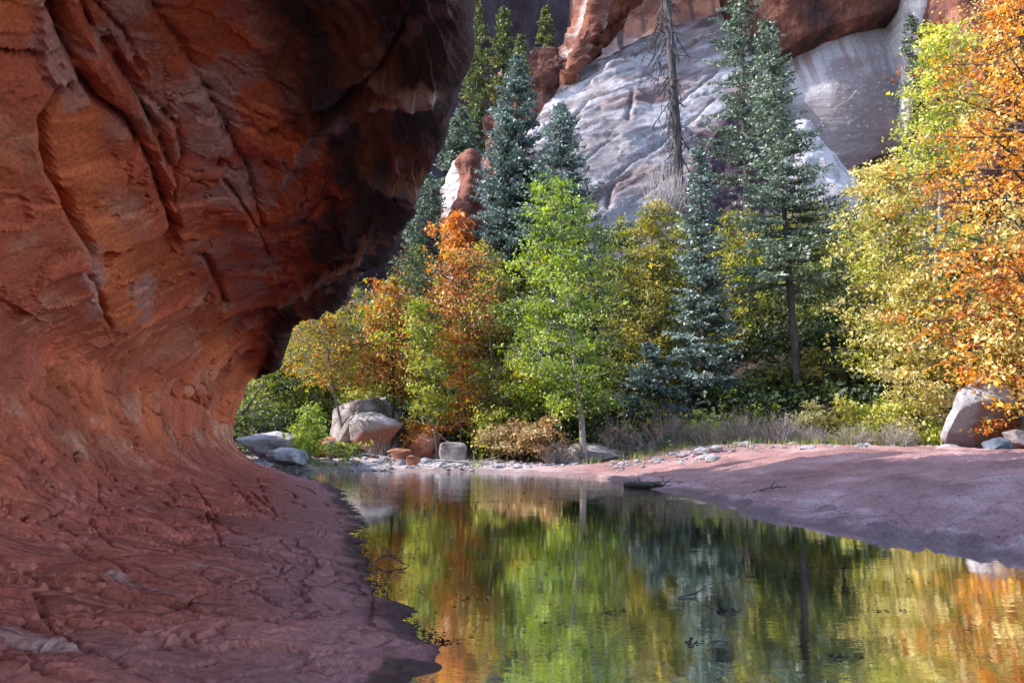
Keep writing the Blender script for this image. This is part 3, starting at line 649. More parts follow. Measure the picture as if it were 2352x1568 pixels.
# backing walls
patch('canyon_wall', 'tall red canyon wall closing the view behind the pale slickrock', [(1350, -520, 108), (1800, -520, 96), (2400, -480, 84), (3000, -480, 70)],
      [(1290, 800, 92), (1800, 700, 84), (2400, 700, 74), (3000, 800, 60)], 220, 130, M['redwall'], 3, 3.5, 0.07, 500, 20)
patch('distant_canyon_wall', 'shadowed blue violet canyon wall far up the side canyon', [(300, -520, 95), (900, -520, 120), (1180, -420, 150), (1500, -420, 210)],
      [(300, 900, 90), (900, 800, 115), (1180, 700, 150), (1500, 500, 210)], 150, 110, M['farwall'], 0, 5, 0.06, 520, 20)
patch('slickrock_slope', 'broad pale lilac slickrock slope behind the dead pine', [(1200, 345, 58), (1245, 250, 62), (1300, 178, 66), (1400, 120, 68), (1520, 78, 70), (1660, 25, 72), (1760, -10, 72)],
      [(1120, 640, 46), (1250, 620, 47), (1400, 600, 48), (1500, 600, 48), (1600, 600, 49), (1700, 600, 50), (1800, 620, 50)], 240, 200, M['slick'], 0.9, 0.55, 0.22, 530, 10, slick_col, 0.55,
      cracks=[([(1310, 300), (1350, 262), (1400, 245), (1450, 215), (1500, 190)], 0.28, 0.9), ([(1300, 240), (1350, 200), (1420, 165), (1480, 120), (1540, 95)], 0.25, 0.6),
              ([(1440, 300), (1448, 262), (1452, 232)], 0.2, 0.5), ([(1395, 500), (1400, 455), (1412, 430), (1450, 415)], 0.22, 0.6), ([(1250, 400), (1290, 345), (1330, 300)], 0.3, 0.7),
              ([(1380, 440), (1440, 400), (1520, 350), (1590, 290), (1640, 240)], 0.2, 0.35), ([(1540, 260), (1600, 215), (1650, 170)], 0.22, 0.5), ([(1440, 480), (1500, 445), (1540, 415)], 0.2, 0.4),
              ([(1560, 130), (1610, 100), (1650, 80)], 0.2, 0.5), ([(1330, 400), (1400, 350), (1470, 320)], 0.15, 0.3)])
patch('hollow_shade_patch', 'dark maroon patch for the shaded rock hollow between dead pine and tall fir', [(1585, 400, 52), (1640, 310, 53), (1690, 240, 55), (1760, 225, 56)],
      [(1540, 560, 47), (1600, 560, 47), (1700, 560, 48), (1770, 560, 49)], 70, 80, M['farwall'], -0.6, 0.9, 0.4, 535, 4)  # dark patch whose colour stands for the shade in the hollow
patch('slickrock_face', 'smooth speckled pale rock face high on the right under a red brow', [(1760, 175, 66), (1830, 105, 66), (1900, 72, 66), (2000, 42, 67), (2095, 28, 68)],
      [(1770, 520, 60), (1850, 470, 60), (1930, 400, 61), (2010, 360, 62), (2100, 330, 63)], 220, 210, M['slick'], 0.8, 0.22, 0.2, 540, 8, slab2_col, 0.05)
patch('red_alcove', 'deep red and tan alcove wall above the slickrock slope', [(1340, -260, 82), (1500, -260, 82), (1700, -240, 82), (1900, -220, 80)],
      [(1330, 200, 78), (1480, 160, 78), (1700, 120, 78), (1900, 110, 78)], 200, 120, M['slick'], -4.5, 1.2, 0.16, 550, 10, alcove_col)
patch('rock_prow', 'hooked red rock prow with sunlit edges painted pale at the alcove', [(1420, -190, 68), (1450, -190, 63), (1500, -190, 64), (1590, -190, 72)],
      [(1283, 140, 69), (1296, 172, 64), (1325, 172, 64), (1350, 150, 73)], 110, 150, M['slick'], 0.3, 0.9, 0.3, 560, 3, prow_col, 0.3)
patch('red_brow', 'dark red overhanging brow above the speckled rock face', [(1700, -190, 63), (1800, -190, 61), (2000, -190, 61.5), (2140, -190, 64)],
      [(1740, 165, 64.5), (1830, 96, 63.5), (1910, 60, 63.5), (2010, 30, 64), (2110, 14, 65)], 170, 80, M['redwall'], 0.8, 0.7, 0.25, 570, 8)
patch('white_buttress', 'bright pale buttress to the right of the speckled face', [(2085, -120, 64), (2130, -120, 62.5), (2200, -120, 64)],
      [(2060, 330, 64), (2080, 320, 61.5), (2110, 310, 64)], 60, 110, M['slick'], 0.6, 0.5, 0.3, 580, 8, talus_col)
patch('dark_shoulder', 'dark brown rock shoulder behind the yellow green tree', [(2190, -60, 58), (2230, -100, 56), (2300, -120, 56), (2420, -120, 58)],
      [(2150, 420, 60), (2190, 440, 56), (2250, 450, 54), (2420, 460, 54)], 90, 110, M['redwall'], 1.5, 1.0, 0.25, 590, 10)
patch('pale_chute', 'bleached white rock chute running down between fir and yellow maple', [(1800, 300, 57), (1850, 275, 56), (1890, 330, 56), (1960, 400, 58)],
      [(1740, 600, 50), (1830, 620, 49), (1930, 620, 49), (2030, 600, 52)], 110, 120, M['slick'], 0.8, 0.5, 0.35, 600, 8, talus_col, 0.2)
patch('red_ledges', 'broken dark red ledges between the blue spruces and the prow', [(1140, 190, 72), (1190, 150, 70), (1250, 110, 70), (1330, 110, 72)],
      [(1100, 420, 60), (1180, 400, 60), (1260, 330, 62), (1340, 260, 66)], 90, 110, M['redwall'], 1.0, 1.4, 0.35, 610, 8, None, 0.4)
patch('rock_fin', 'narrow red and white rock fin beside the edge of the overhang', [(1040, 385, 47), (1060, 350, 45.5), (1085, 345, 45), (1110, 370, 47)],
      [(1000, 560, 45), (1035, 580, 43), (1070, 580, 43), (1110, 560, 45)], 60, 90, M['slick'], 0.2, 0.5, 0.6, 620, 5, lambda Gp, Nn, dd, t, s: mixf(np.broadcast_to(np.array([0.20, 0.07, 0.05]), Gp.shape), np.array([0.48, 0.42, 0.43]), sstep(0.1, 0.35, np.sin((s+0.15*t)*7)*0.5+0.35*fbm(Gp[..., 0]*2, Gp[..., 2]*2, Gp[..., 1], 3, 5))))

# ------------------------------------------------------------------ vegetation builders
def leaves_arrays(pos, size, rng, up=0.5, aspect=0.62, droop=None):
    n = len(pos)
    nrm = rng.normal(size=(n, 3)); nrm[:, 2] = np.abs(nrm[:, 2])*0.6+up; nrm[:, 1] -= 0.35
    nrm /= np.linalg.norm(nrm, axis=1)[:, None]
    d = rng.normal(size=(n, 3)); d -= (d*nrm).sum(1)[:, None]*nrm; d /= np.linalg.norm(d, axis=1)[:, None]
    s = np.cross(nrm, d); size = np.broadcast_to(size, (n,))[:, None]
    a = pos; tip = pos+d*size-np.array([0, 0, 0.12])*size; midp = pos+d*size*0.45
    l_ = midp+s*size*aspect*0.5+nrm*size*0.10; r_ = midp-s*size*aspect*0.5+nrm*size*0.10
    V = np.stack([a, l_, tip, r_], 1).reshape(-1, 3)
    return V, np.arange(4*n).reshape(n, 4)
def leaf_mesh(name, pos, size, rng, mat, tone, **kw):
    V, Q = leaves_arrays(pos, size, rng, **kw)
    return mesh_np(name, V, quads=Q, mat=mat, attrs={'tone': ('FACE', np.clip(tone, 0, 1))})
def path(a, b, n, rng, wob, sag=0.0):
    t = np.linspace(0, 1, n)[:, None]; p = a*(1-t)+b*t
    L = np.linalg.norm(b-a); off = np.cumsum(rng.normal(size=(n, 3)), 0)*wob*L/n; off -= off[0]; off = off - t*off[-1]*0.5
    p = p+off; p[:, 2] -= sag*L*(t[:, 0]**2); return p
def broadleaf(name, label, cat, u, Y, vtop, hw, vlow, mat, nl, seed, lean=0.0, size=0.09, bark='bark', limbs=26, shape='oval', r0=0.09, uvtop=None, group=None,
              base=None, spray=0.34, tone0=0.5, stems=1, flat=0.5, twigs=True, up=0.3, mat2=None):
    """u: picture x of the foot, Y distance, vtop/vlow: picture heights of the crown's top and lowest leaves, hw: half width in picture units"""
    rng = np.random.default_rng(seed)
    x = (u-1176)/F*Y*0.99; bz = gz(x, Y)
    b0 = np.array([x, Y, bz-0.05]) if base is None else np.array(base, float)
    ut = u+lean if uvtop is None else uvtop
    top = P(ut, vtop, Y); zl_ = max(P(u, vlow, Y)[2], bz+0.1); R = hw/F*Y
    root = tag(empty(name, b0), label, cat, group)
    tb = Tubes(); H = top[2]-b0[2]
    spine = path(b0, top, 14, rng, 0.05)
    rad = r0*np.linspace(1, 0.12, 14)
    spines = [spine]
    if stems > 0:
        tb.add(spine-b0, rad, 7)
        for k in range(stems-1):
            b = b0+np.array([rng.normal()*0.25*(1 if stems < 5 else 1.6), rng.normal()*0.25, 0]); tp = top+np.array([rng.uniform(-1, 1)*R*0.7, rng.normal()*R*0.4, -rng.uniform(0.05, 0.5)*H])
            s_ = path(b, tp, 12, rng, 0.07); spines.append(s_); tb.add(s_-b0, rad[:12]*0.7, 5)
    pts, tn = [], []
    for i in range(limbs):
        sp_ = spines[i % len(spines)]
        h = (i+rng.random())/limbs
        zc = zl_+(top[2]-zl_)*h
        if shape == 'oval': env = math.sqrt(max(0.04, 1-(2*min(0.97, h*0.95+0.02)-0.85)**2/1.35))
        elif shape == 'cone': env = (1-h)**0.7*0.95+0.1
        elif shape == 'wide': env = math.sqrt(max(0.05, 1-(h*0.98)**3))
        else: env = 1-0.5*h
        zs = np.clip(zc-R*env*rng.uniform(0.1, 0.45), b0[2]+0.1, top[2]); a = np.array([np.interp(zs, sp_[:, 2], sp_[:, k]) for k in range(3)])
        az = i*2.39996+rng.random()*0.8; L = R*env*rng.uniform(0.65, 1.12)
        e = a+np.array([math.cos(az)*L, math.sin(az)*L, max(0.02, zc-zs)*rng.uniform(0.6, 1.2)])
        lp = path(a, e, 8, rng, 0.12, 0.06)
        tb.add(lp-b0, r0*0.38*np.linspace(1, 0.2, 8)*(0.5+0.5*env), 4)
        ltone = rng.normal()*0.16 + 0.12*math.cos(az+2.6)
        nsub = max(4, int(5+6*env)); nl_e = nl*0.62
        for j in range(nsub):
            f = rng.uniform(0.3, 1.0) if j else 1.0
            q = lp[min(7, int(f*7))]; el = q+rng.normal(size=3)*np.array([1, 1, 0.55])*L*0.26
            if twigs: tb.add(path(q, el, 3, rng, 0.1)-b0, 0.008*max(1, Y/26), 3)
            k = max(4, int(nl_e/limbs/nsub*rng.uniform(0.5, 1.6)))
            sc_ = spray*0.60*(0.5+1.0*rng.random())
            g = rng.normal(size=(k, 3))*np.array([1, 1, flat])*sc_
            pp = el+g + (q-el)*rng.random((k, 1))*0.5; pp[:, 2] -= 0.10*np.abs(g[:, 0])
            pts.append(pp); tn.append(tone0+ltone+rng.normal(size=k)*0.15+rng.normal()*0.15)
    pts = np.concatenate(pts); tn = np.concatenate(tn)
    keep = pts[:, 2] > b0[2]+0.08; pts, tn = pts[keep], tn[keep]
    obj('trunk' if stems == 1 and cat == 'tree' else 'stems', tb.mesh('trunk', M[bark]), root)
    sz = size*1.32*np.exp(rng.normal(size=len(pts))*0.32)
    if mat2:
        f = fbm(pts[:, 0]*0.8, pts[:, 1]*0.8, pts[:, 2]*0.8, 2, seed)+0.3*rng.normal(size=len(pts)); kk = f > 0.25
        obj('crown' if cat == 'tree' else 'foliage', leaf_mesh('crown', pts[~kk]-b0, sz[~kk], rng, M[mat], tn[~kk], up=up), root)
        o2 = obj('crown' if cat == 'tree' else 'foliage', leaf_mesh('crown_patch', pts[kk]-b0, sz[kk], rng, M[mat2], tn[kk], up=up), root)
    else:
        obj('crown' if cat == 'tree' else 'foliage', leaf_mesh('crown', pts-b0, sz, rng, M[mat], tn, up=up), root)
    return root
def conifer(label, u, Y, vtop, hw, vlow, mat, seed, nbr=110, r0=0.16, lean=0.0, zbase=None, dens=1.0, power=0.72, ragged=0.25, name='spruce_tree', bladelen=0.17, group=None, dead=0, bark='darkbark', bright=0.0):
    rng = np.random.default_rng(seed)
    top = P(u, vtop, Y); R = hw/F*Y; zl_ = P(u, vlow, Y)[2]
    x = top[0]+lean; bz = gz(x, Y) if zbase is None else P(u, zbase, Y)[2]
    b0 = np.array([x, Y, min(bz, zl_-0.2)-0.05]); H = top[2]-b0[2]
    root = tag(empty(name, b0), label, 'tree', group)
    tb = Tubes(); sp_ = path(b0, top, 16, rng, 0.015); tb.add(sp_-b0, r0*np.linspace(1, 0.06, 16), 7)
    P_, T_, Dv = [], [], []
    nbr = int(nbr*1.55)
    for i in range(nbr):
        h = ((i+rng.random())/nbr)**0.9
        z = zl_+(top[2]-zl_)*h; a = np.array([np.interp(z, sp_[:, 2], sp_[:, k]) for k in range(3)])
        L = (1.12*R*(1-h)**power+0.06*R)*rng.uniform(1-ragged*1.4, 1+ragged*0.5); az = rng.random()*2*math.pi
        drp = rng.uniform(-0.22, 0.05)-0.12*(1-h); upc = 0.18+0.2*h
        d = np.array([math.cos(az), math.sin(az), 0]); n_ = 7; t = np.linspace(0, 1, n_)[:, None]
        lp = a+d*L*t+np.array([0, 0, 1])*(L*(drp*t+upc*t*t)); lp += rng.normal(size=lp.shape)*0.02*L*t
        tb.add(lp-b0, np.linspace(0.022, 0.004, n_)*(0.5+L*0.35)*max(1, Y/40), 3)
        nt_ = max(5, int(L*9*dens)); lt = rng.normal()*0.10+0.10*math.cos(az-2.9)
        sd_ = np.array([-d[1], d[0], 0])
        for k in range(nt_):
            f = 0.12+0.88*(k+rng.random())/nt_
            q = np.array([np.interp(f, t[:, 0], lp[:, c_]) for c_ in range(3)])
            tl = (0.30*L*(1.05-f)+0.10)*rng.uniform(0.6, 1.2)
            for sgn in (-1, 1):
                td = d*0.75+sd_*sgn*0.8+np.array([0, 0, rng.uniform(-0.25, 0.12)]); td /= np.linalg.norm(td)
                nb = max(2, int(tl/0.088*dens)); ff = (np.arange(nb)+rng.random(nb))/nb
                pb = q+td*tl*ff[:, None]
                dv = td+rng.normal(size=(nb, 3))*0.55+np.array([0, 0, 0.15])
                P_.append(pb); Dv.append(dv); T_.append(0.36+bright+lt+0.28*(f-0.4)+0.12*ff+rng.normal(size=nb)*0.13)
    for k in range(dead):
        z = b0[2]+(zl_-b0[2])*rng.uniform(0.25, 1.1); a = np.array([np.interp(z, sp_[:, 2], sp_[:, c_]) for c_ in range(3)])
        az = rng.random()*2*math.pi; L = rng.uniform(0.4, 1.6); e = a+np.array([math.cos(az)*L, math.sin(az)*L, -rng.uniform(0.1, 0.6)*L])
        tb.add(path(a, e, 6, rng, 0.25)-b0, np.linspace(0.018, 0.006, 6), 3)
    pos = np.concatenate(P_); dv = np.concatenate(Dv); tn = np.concatenate(T_); n = len(pos)
    dv /= np.linalg.norm(dv, axis=1)[:, None]
    ln = bladelen*1.15*rng.uniform(0.55, 1.4, n)[:, None]
    r_ = rng.normal(size=(n, 3)); s = np.cross(dv, r_); s /= np.maximum(np.linalg.norm(s, axis=1), 1e-6)[:, None]
    wv_ = ln*0.22
    V = np.stack([pos-dv*ln*0.15, pos+dv*ln*0.35+s*wv_, pos+dv*ln*0.85, pos+dv*ln*0.35-s*wv_], 1).reshape(-1, 3)
    obj('trunk', tb.mesh('trunk', M[bark]), root)
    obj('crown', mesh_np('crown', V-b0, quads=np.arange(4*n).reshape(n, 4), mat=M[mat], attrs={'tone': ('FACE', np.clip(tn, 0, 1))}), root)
    return root
def twig_shrub(label, u, v, Y, hw, h, seed, n=260, mat='twig', leafmat=None, nl=0, name='twiggy_shrub', group=None, base=None, size=0.05):
    rng = np.random.default_rng(seed)
    if base is None:
        x = (u-1176)/F*Y; b0 = np.array([x, Y, gz(x, Y)-0.03])
    else: b0 = np.array(base, float)
    R = hw/F*Y; root = tag(empty(name, b0), label, 'shrub', group); tb = Tubes(); tips = []
    for i in range(n):
        az = rng.random()*6.283; rr = R*math.sqrt(rng.random()); a = np.array([math.cos(az)*rr*0.45, math.sin(az)*rr*0.35, 0])
        hh = h*rng.uniform(0.45, 1.05)*math.sqrt(max(0.1, 1-(rr/R)**2*0.7)); e = np.array([math.cos(az)*rr*1.05+rng.normal()*0.1, math.sin(az)*rr*0.8+rng.normal()*0.1, hh])
        pth = path(a, e, 6, rng, 0.22, 0.1); tb.add(pth, np.linspace(0.011, 0.004, 6)*max(1, Y/28), 3); tips.append(pth[3:])
    obj('stems', tb.mesh('stems', M[mat]), root)
    if nl:
        tips = np.concatenate(tips); idx = rng.integers(0, len(tips), nl); pos = tips[idx]+rng.normal(size=(nl, 3))*0.09; pos[:, 2] = np.maximum(pos[:, 2], 0.05)
        obj('foliage', leaf_mesh('foliage', pos, size*rng.uniform(0.6, 1.2, nl), rng, M[leafmat], rng.normal(size=nl)*0.2+0.5), root)
    return root

exec_trees = True
# ---- conifers on the slope
conifer('large dense blue spruce, broadest of the blue spruces left of centre', 1188, 42, 128, 122, 640, 'spruce', 11, 190, 0.2, bright=0.05, zbase=700, dens=1.15)
conifer('pale blue spruce just right of the large dense one, tip against slickrock', 1287, 40, 240, 112, 600, 'spruce', 12, 140, 0.16, bright=0.16, zbase=700, dens=1.1, ragged=0.35)
conifer('tall sunlit yellow green fir at the top beside the overhang', 1096, 66, 8, 52, 420, 'pine', 13, 130, 0.2, zbase=430, dens=0.8, bladelen=0.26, name='fir_tree', power=0.6)
conifer('golden flecked pine between the tall fir and the blue spruce tip', 1157, 68, 22, 46, 330, 'pine', 14, 110, 0.2, zbase=380, dens=0.8, bladelen=0.28, name='pine_tree', power=0.5, ragged=0.4)
conifer('slender yellow green fir just above the large blue spruce tip', 1196, 64, 82, 40, 340, 'pine', 15, 80, 0.16, zbase=400, dens=0.8, bladelen=0.25, name='fir_tree', power=0.6)
conifer('small lone fir standing on the ledges below the distant wall', 1253, 72, 18, 26, 130, 'pine', 16, 70, 0.12, zbase=150, dens=0.8, bladelen=0.24, name='fir_tree', power=0.6)
conifer('dark green fir half hidden by the edge of the overhang', 1060, 52, 250, 70, 420, 'fir', 17, 90, 0.15, zbase=500, dens=0.9, bladelen=0.2, name='fir_tree')
conifer('shaded fir behind the orange maples next to the rock fin', 985, 44, 400, 95, 720, 'fir', 18, 120, 0.15, zbase=760, dens=0.9, name='fir_tree')
conifer('tall grey green fir with long bare lower trunk right of the dead pine', 1762, 29.6, 55, 124, 660, 'fir', 19, 215, bright=0.1, r0=0.19, lean=0.7, dens=0.95, name='fir_tree', bladelen=0.14, ragged=0.5, dead=26)
conifer('very tall fir reaching out of the picture behind the grey green fir', 1692, 43, -190, 105, 420, 'fir', 20, 140, 0.24, zbase=560, dens=0.9, name='fir_tree', ragged=0.45)
conifer('slim blue green spruce below the dead pine', 1602, 29.4, 332, 88, 960, 'spruce', 21, 220, 0.13, bright=0.2, dens=1.15, bladelen=0.14)
conifer('low blue spruce with spreading branches right of the bright green tree', 1490, 29, 790, 90, 960, 'spruce', 22, 60, 0.09, dens=1.2, bladelen=0.14)
conifer('dark juniper on the buttress beside the speckled face', 2092, 58, 38, 34, 240, 'fir', 23, 60, 0.12, zbase=260, dens=0.8, bladelen=0.22, name='juniper_tree', power=0.5)
conifer('young blue spruce nestled among the yellow maples', 2066, 28, 790, 44, 930, 'spruce', 24, 60, 0.06, dens=1.2, bladelen=0.12)
conifer('small spruce in the shade behind the twin trunks', 1290, 33, 640, 90, 960, 'spruce', 25, 80, 0.1, dens=1.0, bladelen=0.15)

# ---- dead pine
def dead_pine():
    rng = np.random.default_rng(5); Y = 45
    pts = np.array([P(1566, 620, Y), P(1560, 440, Y), P(1550, 240, Y), P(1540, 100, Y), P(1532, -10, Y), P(1522, -160, Y), P(1515, -260, Y)]); b0 = pts[0].copy(); b0[2] = min(b0[2], gz(b0[0], Y)+0.0)
    pts[0] = b0; root = tag(empty('dead_pine', b0), 'tall bare dead pine with drooping twigs in front of the slickrock', 'tree')
    t = np.linspace(0, len(pts)-1, 30); sp_ = np.stack([np.interp(t, np.arange(len(pts)), pts[:, k]) for k in range(3)], 1); sp_ += rng.normal(size=sp_.shape)*0.015
    tb = Tubes(); tb.add(sp_-b0, np.linspace(0.36, 0.17, 30), 9); obj('trunk', tb.mesh('trunk', M['deadwood']), root)
    for k in range(115):
        f = rng.uniform(0.22, 0.98); a = sp_[int(f*29)]; az = rng.uniform(0, 6.28); left = -1 if rng.random() < 0.65 else 1
        L = rng.uniform(0.9, 3.2)*(1.0 if left < 0 else 0.6); e = a+np.array([left*abs(math.cos(az*0.3))*L*0.8, math.sin(az)*L*0.5, -rng.uniform(0.2, 1.3)*L])
        tb2 = Tubes(); lp = path(a, e, 9, rng, 0.3, 0.05); lp[1:4, 2] += 0.1*L; tb2.add(lp-b0, np.linspace(0.055, 0.022, 9), 4)
        for j in range(rng.integers(3, 8)):
            q = lp[rng.integers(2, 9)]; tb2.add(path(q, q+rng.normal(size=3)*np.array([.4, .4, .3])*L*0.4-np.array([0, 0, 0.2*L]), 5, rng, 0.3)-b0, np.linspace(0.03, 0.014, 5), 3)
        obj('branch', tb2.mesh('branch', M['deadwood']), root)
dead_pine()

# ---- broadleaf trees: left group
broadleaf('box_elder_tree', 'bright green leaning tree standing alone at the water edge in the centre', 'tree', 1345, 26, 415, 128, 940, 'green', 17500, 31, lean=-60, limbs=60, size=0.082, r0=0.125, shape='oval', spray=0.30, tone0=0.55)
broadleaf('alder_tree', 'thin pale green twin-stemmed tree just left of the bright green tree', 'tree', 1268, 27.5, 560, 95, 950, 'green', 9000, 32, lean=-60, limbs=34, size=0.08, r0=0.06, stems=2, spray=0.3, tone0=0.5)
broadleaf('maple_tree', 'large orange maple under the rock fin left of centre', 'tree', 1065, 31, 575, 112, 820, 'redorange', 9500, 33, lean=-10, limbs=44, size=0.085, r0=0.1, bark='darkbark', spray=0.34, mat2='olive')
broadleaf('maple_tree', 'small orange maple high on the slope against the rock fin', 'tree', 1045, 41, 490, 50, 590, 'orange', 3500, 34, limbs=16, size=0.12, r0=0.06, bark='darkbark')
broadleaf('maple_tree', 'rust orange maple hung with green vines beside the big boulders', 'tree', 905, 30, 640, 92, 900, 'redorange', 9500, 35, lean=-10, limbs=40, size=0.095, r0=0.08, bark='darkbark', spray=0.33, mat2='yelgreen')
broadleaf('ash_sapling', 'slim sapling with green gold leaves and pale stem left of the block', 'tree', 1005, 28, 690, 62, 960, 'yelgreen', 6500, 36, lean=-45, limbs=30, size=0.08, r0=0.045, spray=0.28)
broadleaf('ash_sapling', 'slim sapling with orange gold leaves rising behind the pale block', 'tree', 1063, 28.5, 760, 60, 985, 'orange', 5500, 37, lean=-20, limbs=26, size=0.08, r0=0.04, spray=0.28, mat2='yelgreen')
broadleaf('maple_tree', 'brown gold maple spreading under the tip of the overhang', 'tree', 795, 29.6, 700, 125, 860, 'olive', 9000, 38, lean=-60, limbs=36, size=0.085, r0=0.07, spray=0.4, tone0=0.6, mat2='orange')
broadleaf('box_elder_tree', 'green tree glimpsed just past the foot of the overhang', 'tree', 640, 34, 800, 120, 1000, 'yelgreen', 11000, 39, limbs=36, size=0.11, r0=0.07, spray=0.45, tone0=0.4, mat2='dkgreen')
broadleaf('box_elder_tree', 'tall green gold tree behind the grey boulder slab', 'tree', 760, 40, 640, 150, 960, 'olive', 10000, 40, limbs=40, size=0.13, r0=0.09, spray=0.5, mat2='yelgreen')
broadleaf('leafy_bush', 'light green bush on the white ledges at the bend', 'shrub', 712, 26.2, 925, 42, 1035, 'green', 3600, 41, limbs=22, size=0.075, r0=0.02, stems=5, spray=0.2, tone0=0.72)
broadleaf('leafy_bush', 'low sprawling green sprig in front of the red boulder', 'shrub', 800, 25.6, 1008, 45, 1040, 'yelgreen', 700, 42, limbs=14, size=0.07, r0=0.012, stems=4, spray=0.16)
broadleaf('olive_tree', 'olive gold thicket tree between the orange maples and centre tree', 'tree', 1130, 30, 640, 100, 960, 'olive', 13000, 43, limbs=44, size=0.085, r0=0.06, stems=3, spray=0.35, tone0=0.5)
broadleaf('birch_tree', 'pale olive bushy tree low behind the twin trunks', 'tree', 1190, 28.5, 800, 85, 1010, 'olive', 8500, 44, limbs=34, size=0.075, r0=0.04, stems=4, spray=0.3, tone0=0.6, mat2='yelgreen')
# centre and right group
broadleaf('hanging_oak_tree', 'drooping olive gold tree right of the bright green tree', 'tree', 1500, 31, 470, 92, 930, 'olive', 20000, 45, limbs=64, size=0.08, r0=0.08, spray=0.32, tone0=0.6, bark='darkbark')
broadleaf('oak_tree', 'shadowy deep green tree directly behind the bright green tree', 'tree', 1400, 32, 520, 110, 950, 'dkgreen', 13000, 46, limbs=44, size=0.09, r0=0.08, spray=0.38, bark='darkbark', mat2='olive')
broadleaf('oak_tree', 'yellow green tree between the slim spruce and the tall fir', 'tree', 1700, 35, 480, 95, 880, 'olive', 14000, 47, limbs=46, size=0.09, r0=0.07, spray=0.36, mat2='yelgreen', bark='darkbark')
broadleaf('oak_tree', 'dark leafy tree in the hollow right of the tall fir trunk', 'tree', 1890, 33, 590, 100, 900, 'dkgreen', 14000, 48, limbs=46, size=0.09, r0=0.07, spray=0.36, tone0=0.55, bark='darkbark')
broadleaf('oak_tree', 'sparse yellowing tree behind the tall fir below the white chute', 'tree', 1850, 39, 470, 105, 760, 'olive', 10000, 49, limbs=40, size=0.11, r0=0.07, spray=0.4, mat2='yelgreen', tone0=0.6)
broadleaf('maple_tree', 'pale yellow maple with open crown below the speckled face', 'tree', 2075, 27, 370, 140, 840, 'yellow', 22000, 50, lean=-40, limbs=64, size=0.095, r0=0.09, spray=0.33, tone0=0.62, mat2='yelgreen')
broadleaf('maple_tree', 'lower yellow maple leaning out over the shrubs by the boulder', 'tree', 2130, 25, 620, 110, 930, 'yellow', 12000, 51, lean=-30, limbs=44, size=0.09, r0=0.06, spray=0.3, tone0=0.6)
broadleaf('elm_tree', 'yellow green tree above the yellow maple near the dark shoulder', 'tree', 2165, 36, 60, 100, 400, 'yelgreen', 13000, 52, lean=0, limbs=44, size=0.12, r0=0.12, spray=0.42, tone0=0.62)
broadleaf('willow_tree', 'grey green willow behind the orange maple', 'tree', 2130, 38, 270, 75, 620, 'greybush', 9000, 53, limbs=34, size=0.09, r0=0.08, spray=0.4)
broadleaf('maple_tree', 'big blazing orange maple filling the right edge', 'tree', 2420, 21.5, -120, 270, 830, 'orange', 50000, 54, lean=-60, limbs=120, size=0.086, r0=0.17, spray=0.36, tone0=0.6, mat2='yellow', shape='wide', bark='darkbark')
broadleaf('maple_tree', 'lower golden orange maple boughs hanging over the pale boulder', 'tree', 2340, 21.0, 560, 150, 950, 'yellow', 14000, 55, limbs=44, size=0.09, r0=0.06, spray=0.28, tone0=0.5, mat2='orange', bark='darkbark')

for k, (u, Y, vt, hw_, vl, mt, m2, nl_, lab) in enumerate([
    (1120, 36, 560, 85, 860, 'olive', 'yelgreen', 9000, 'gold green tree between the orange maple and the blue spruce foot'),
    (960, 37, 560, 75, 800, 'dkgreen', 'orange', 7000, 'dark tree dusted with orange leaves under the overhang lip'),
    (1430, 36, 500, 75, 800, 'dkgreen', 'olive', 8000, 'dark tree between the bright green tree and the drooping one'),
    (1570, 38, 500, 60, 800, 'yelgreen', 'olive', 6000, 'yellow tinged tree behind the slim spruce below the dead pine'),
    (1935, 35, 470, 75, 800, 'olive', 'dkgreen', 8000, 'olive tree left of the pale yellow maple'),
    (2010, 40, 400, 70, 700, 'greybush', 'yelgreen', 6000, 'grey green tree under the speckled rock face'),
    (1250, 37, 560, 60, 800, 'dkgreen', 'olive', 6000, 'shaded tree behind the left side of the bright green tree')]):
    broadleaf('oak_tree', lab, 'tree', u, Y, vt, hw_, vl, mt, nl_, 700+k, limbs=34, size=0.085, r0=0.07, spray=0.34, mat2=m2, bark='darkbark')
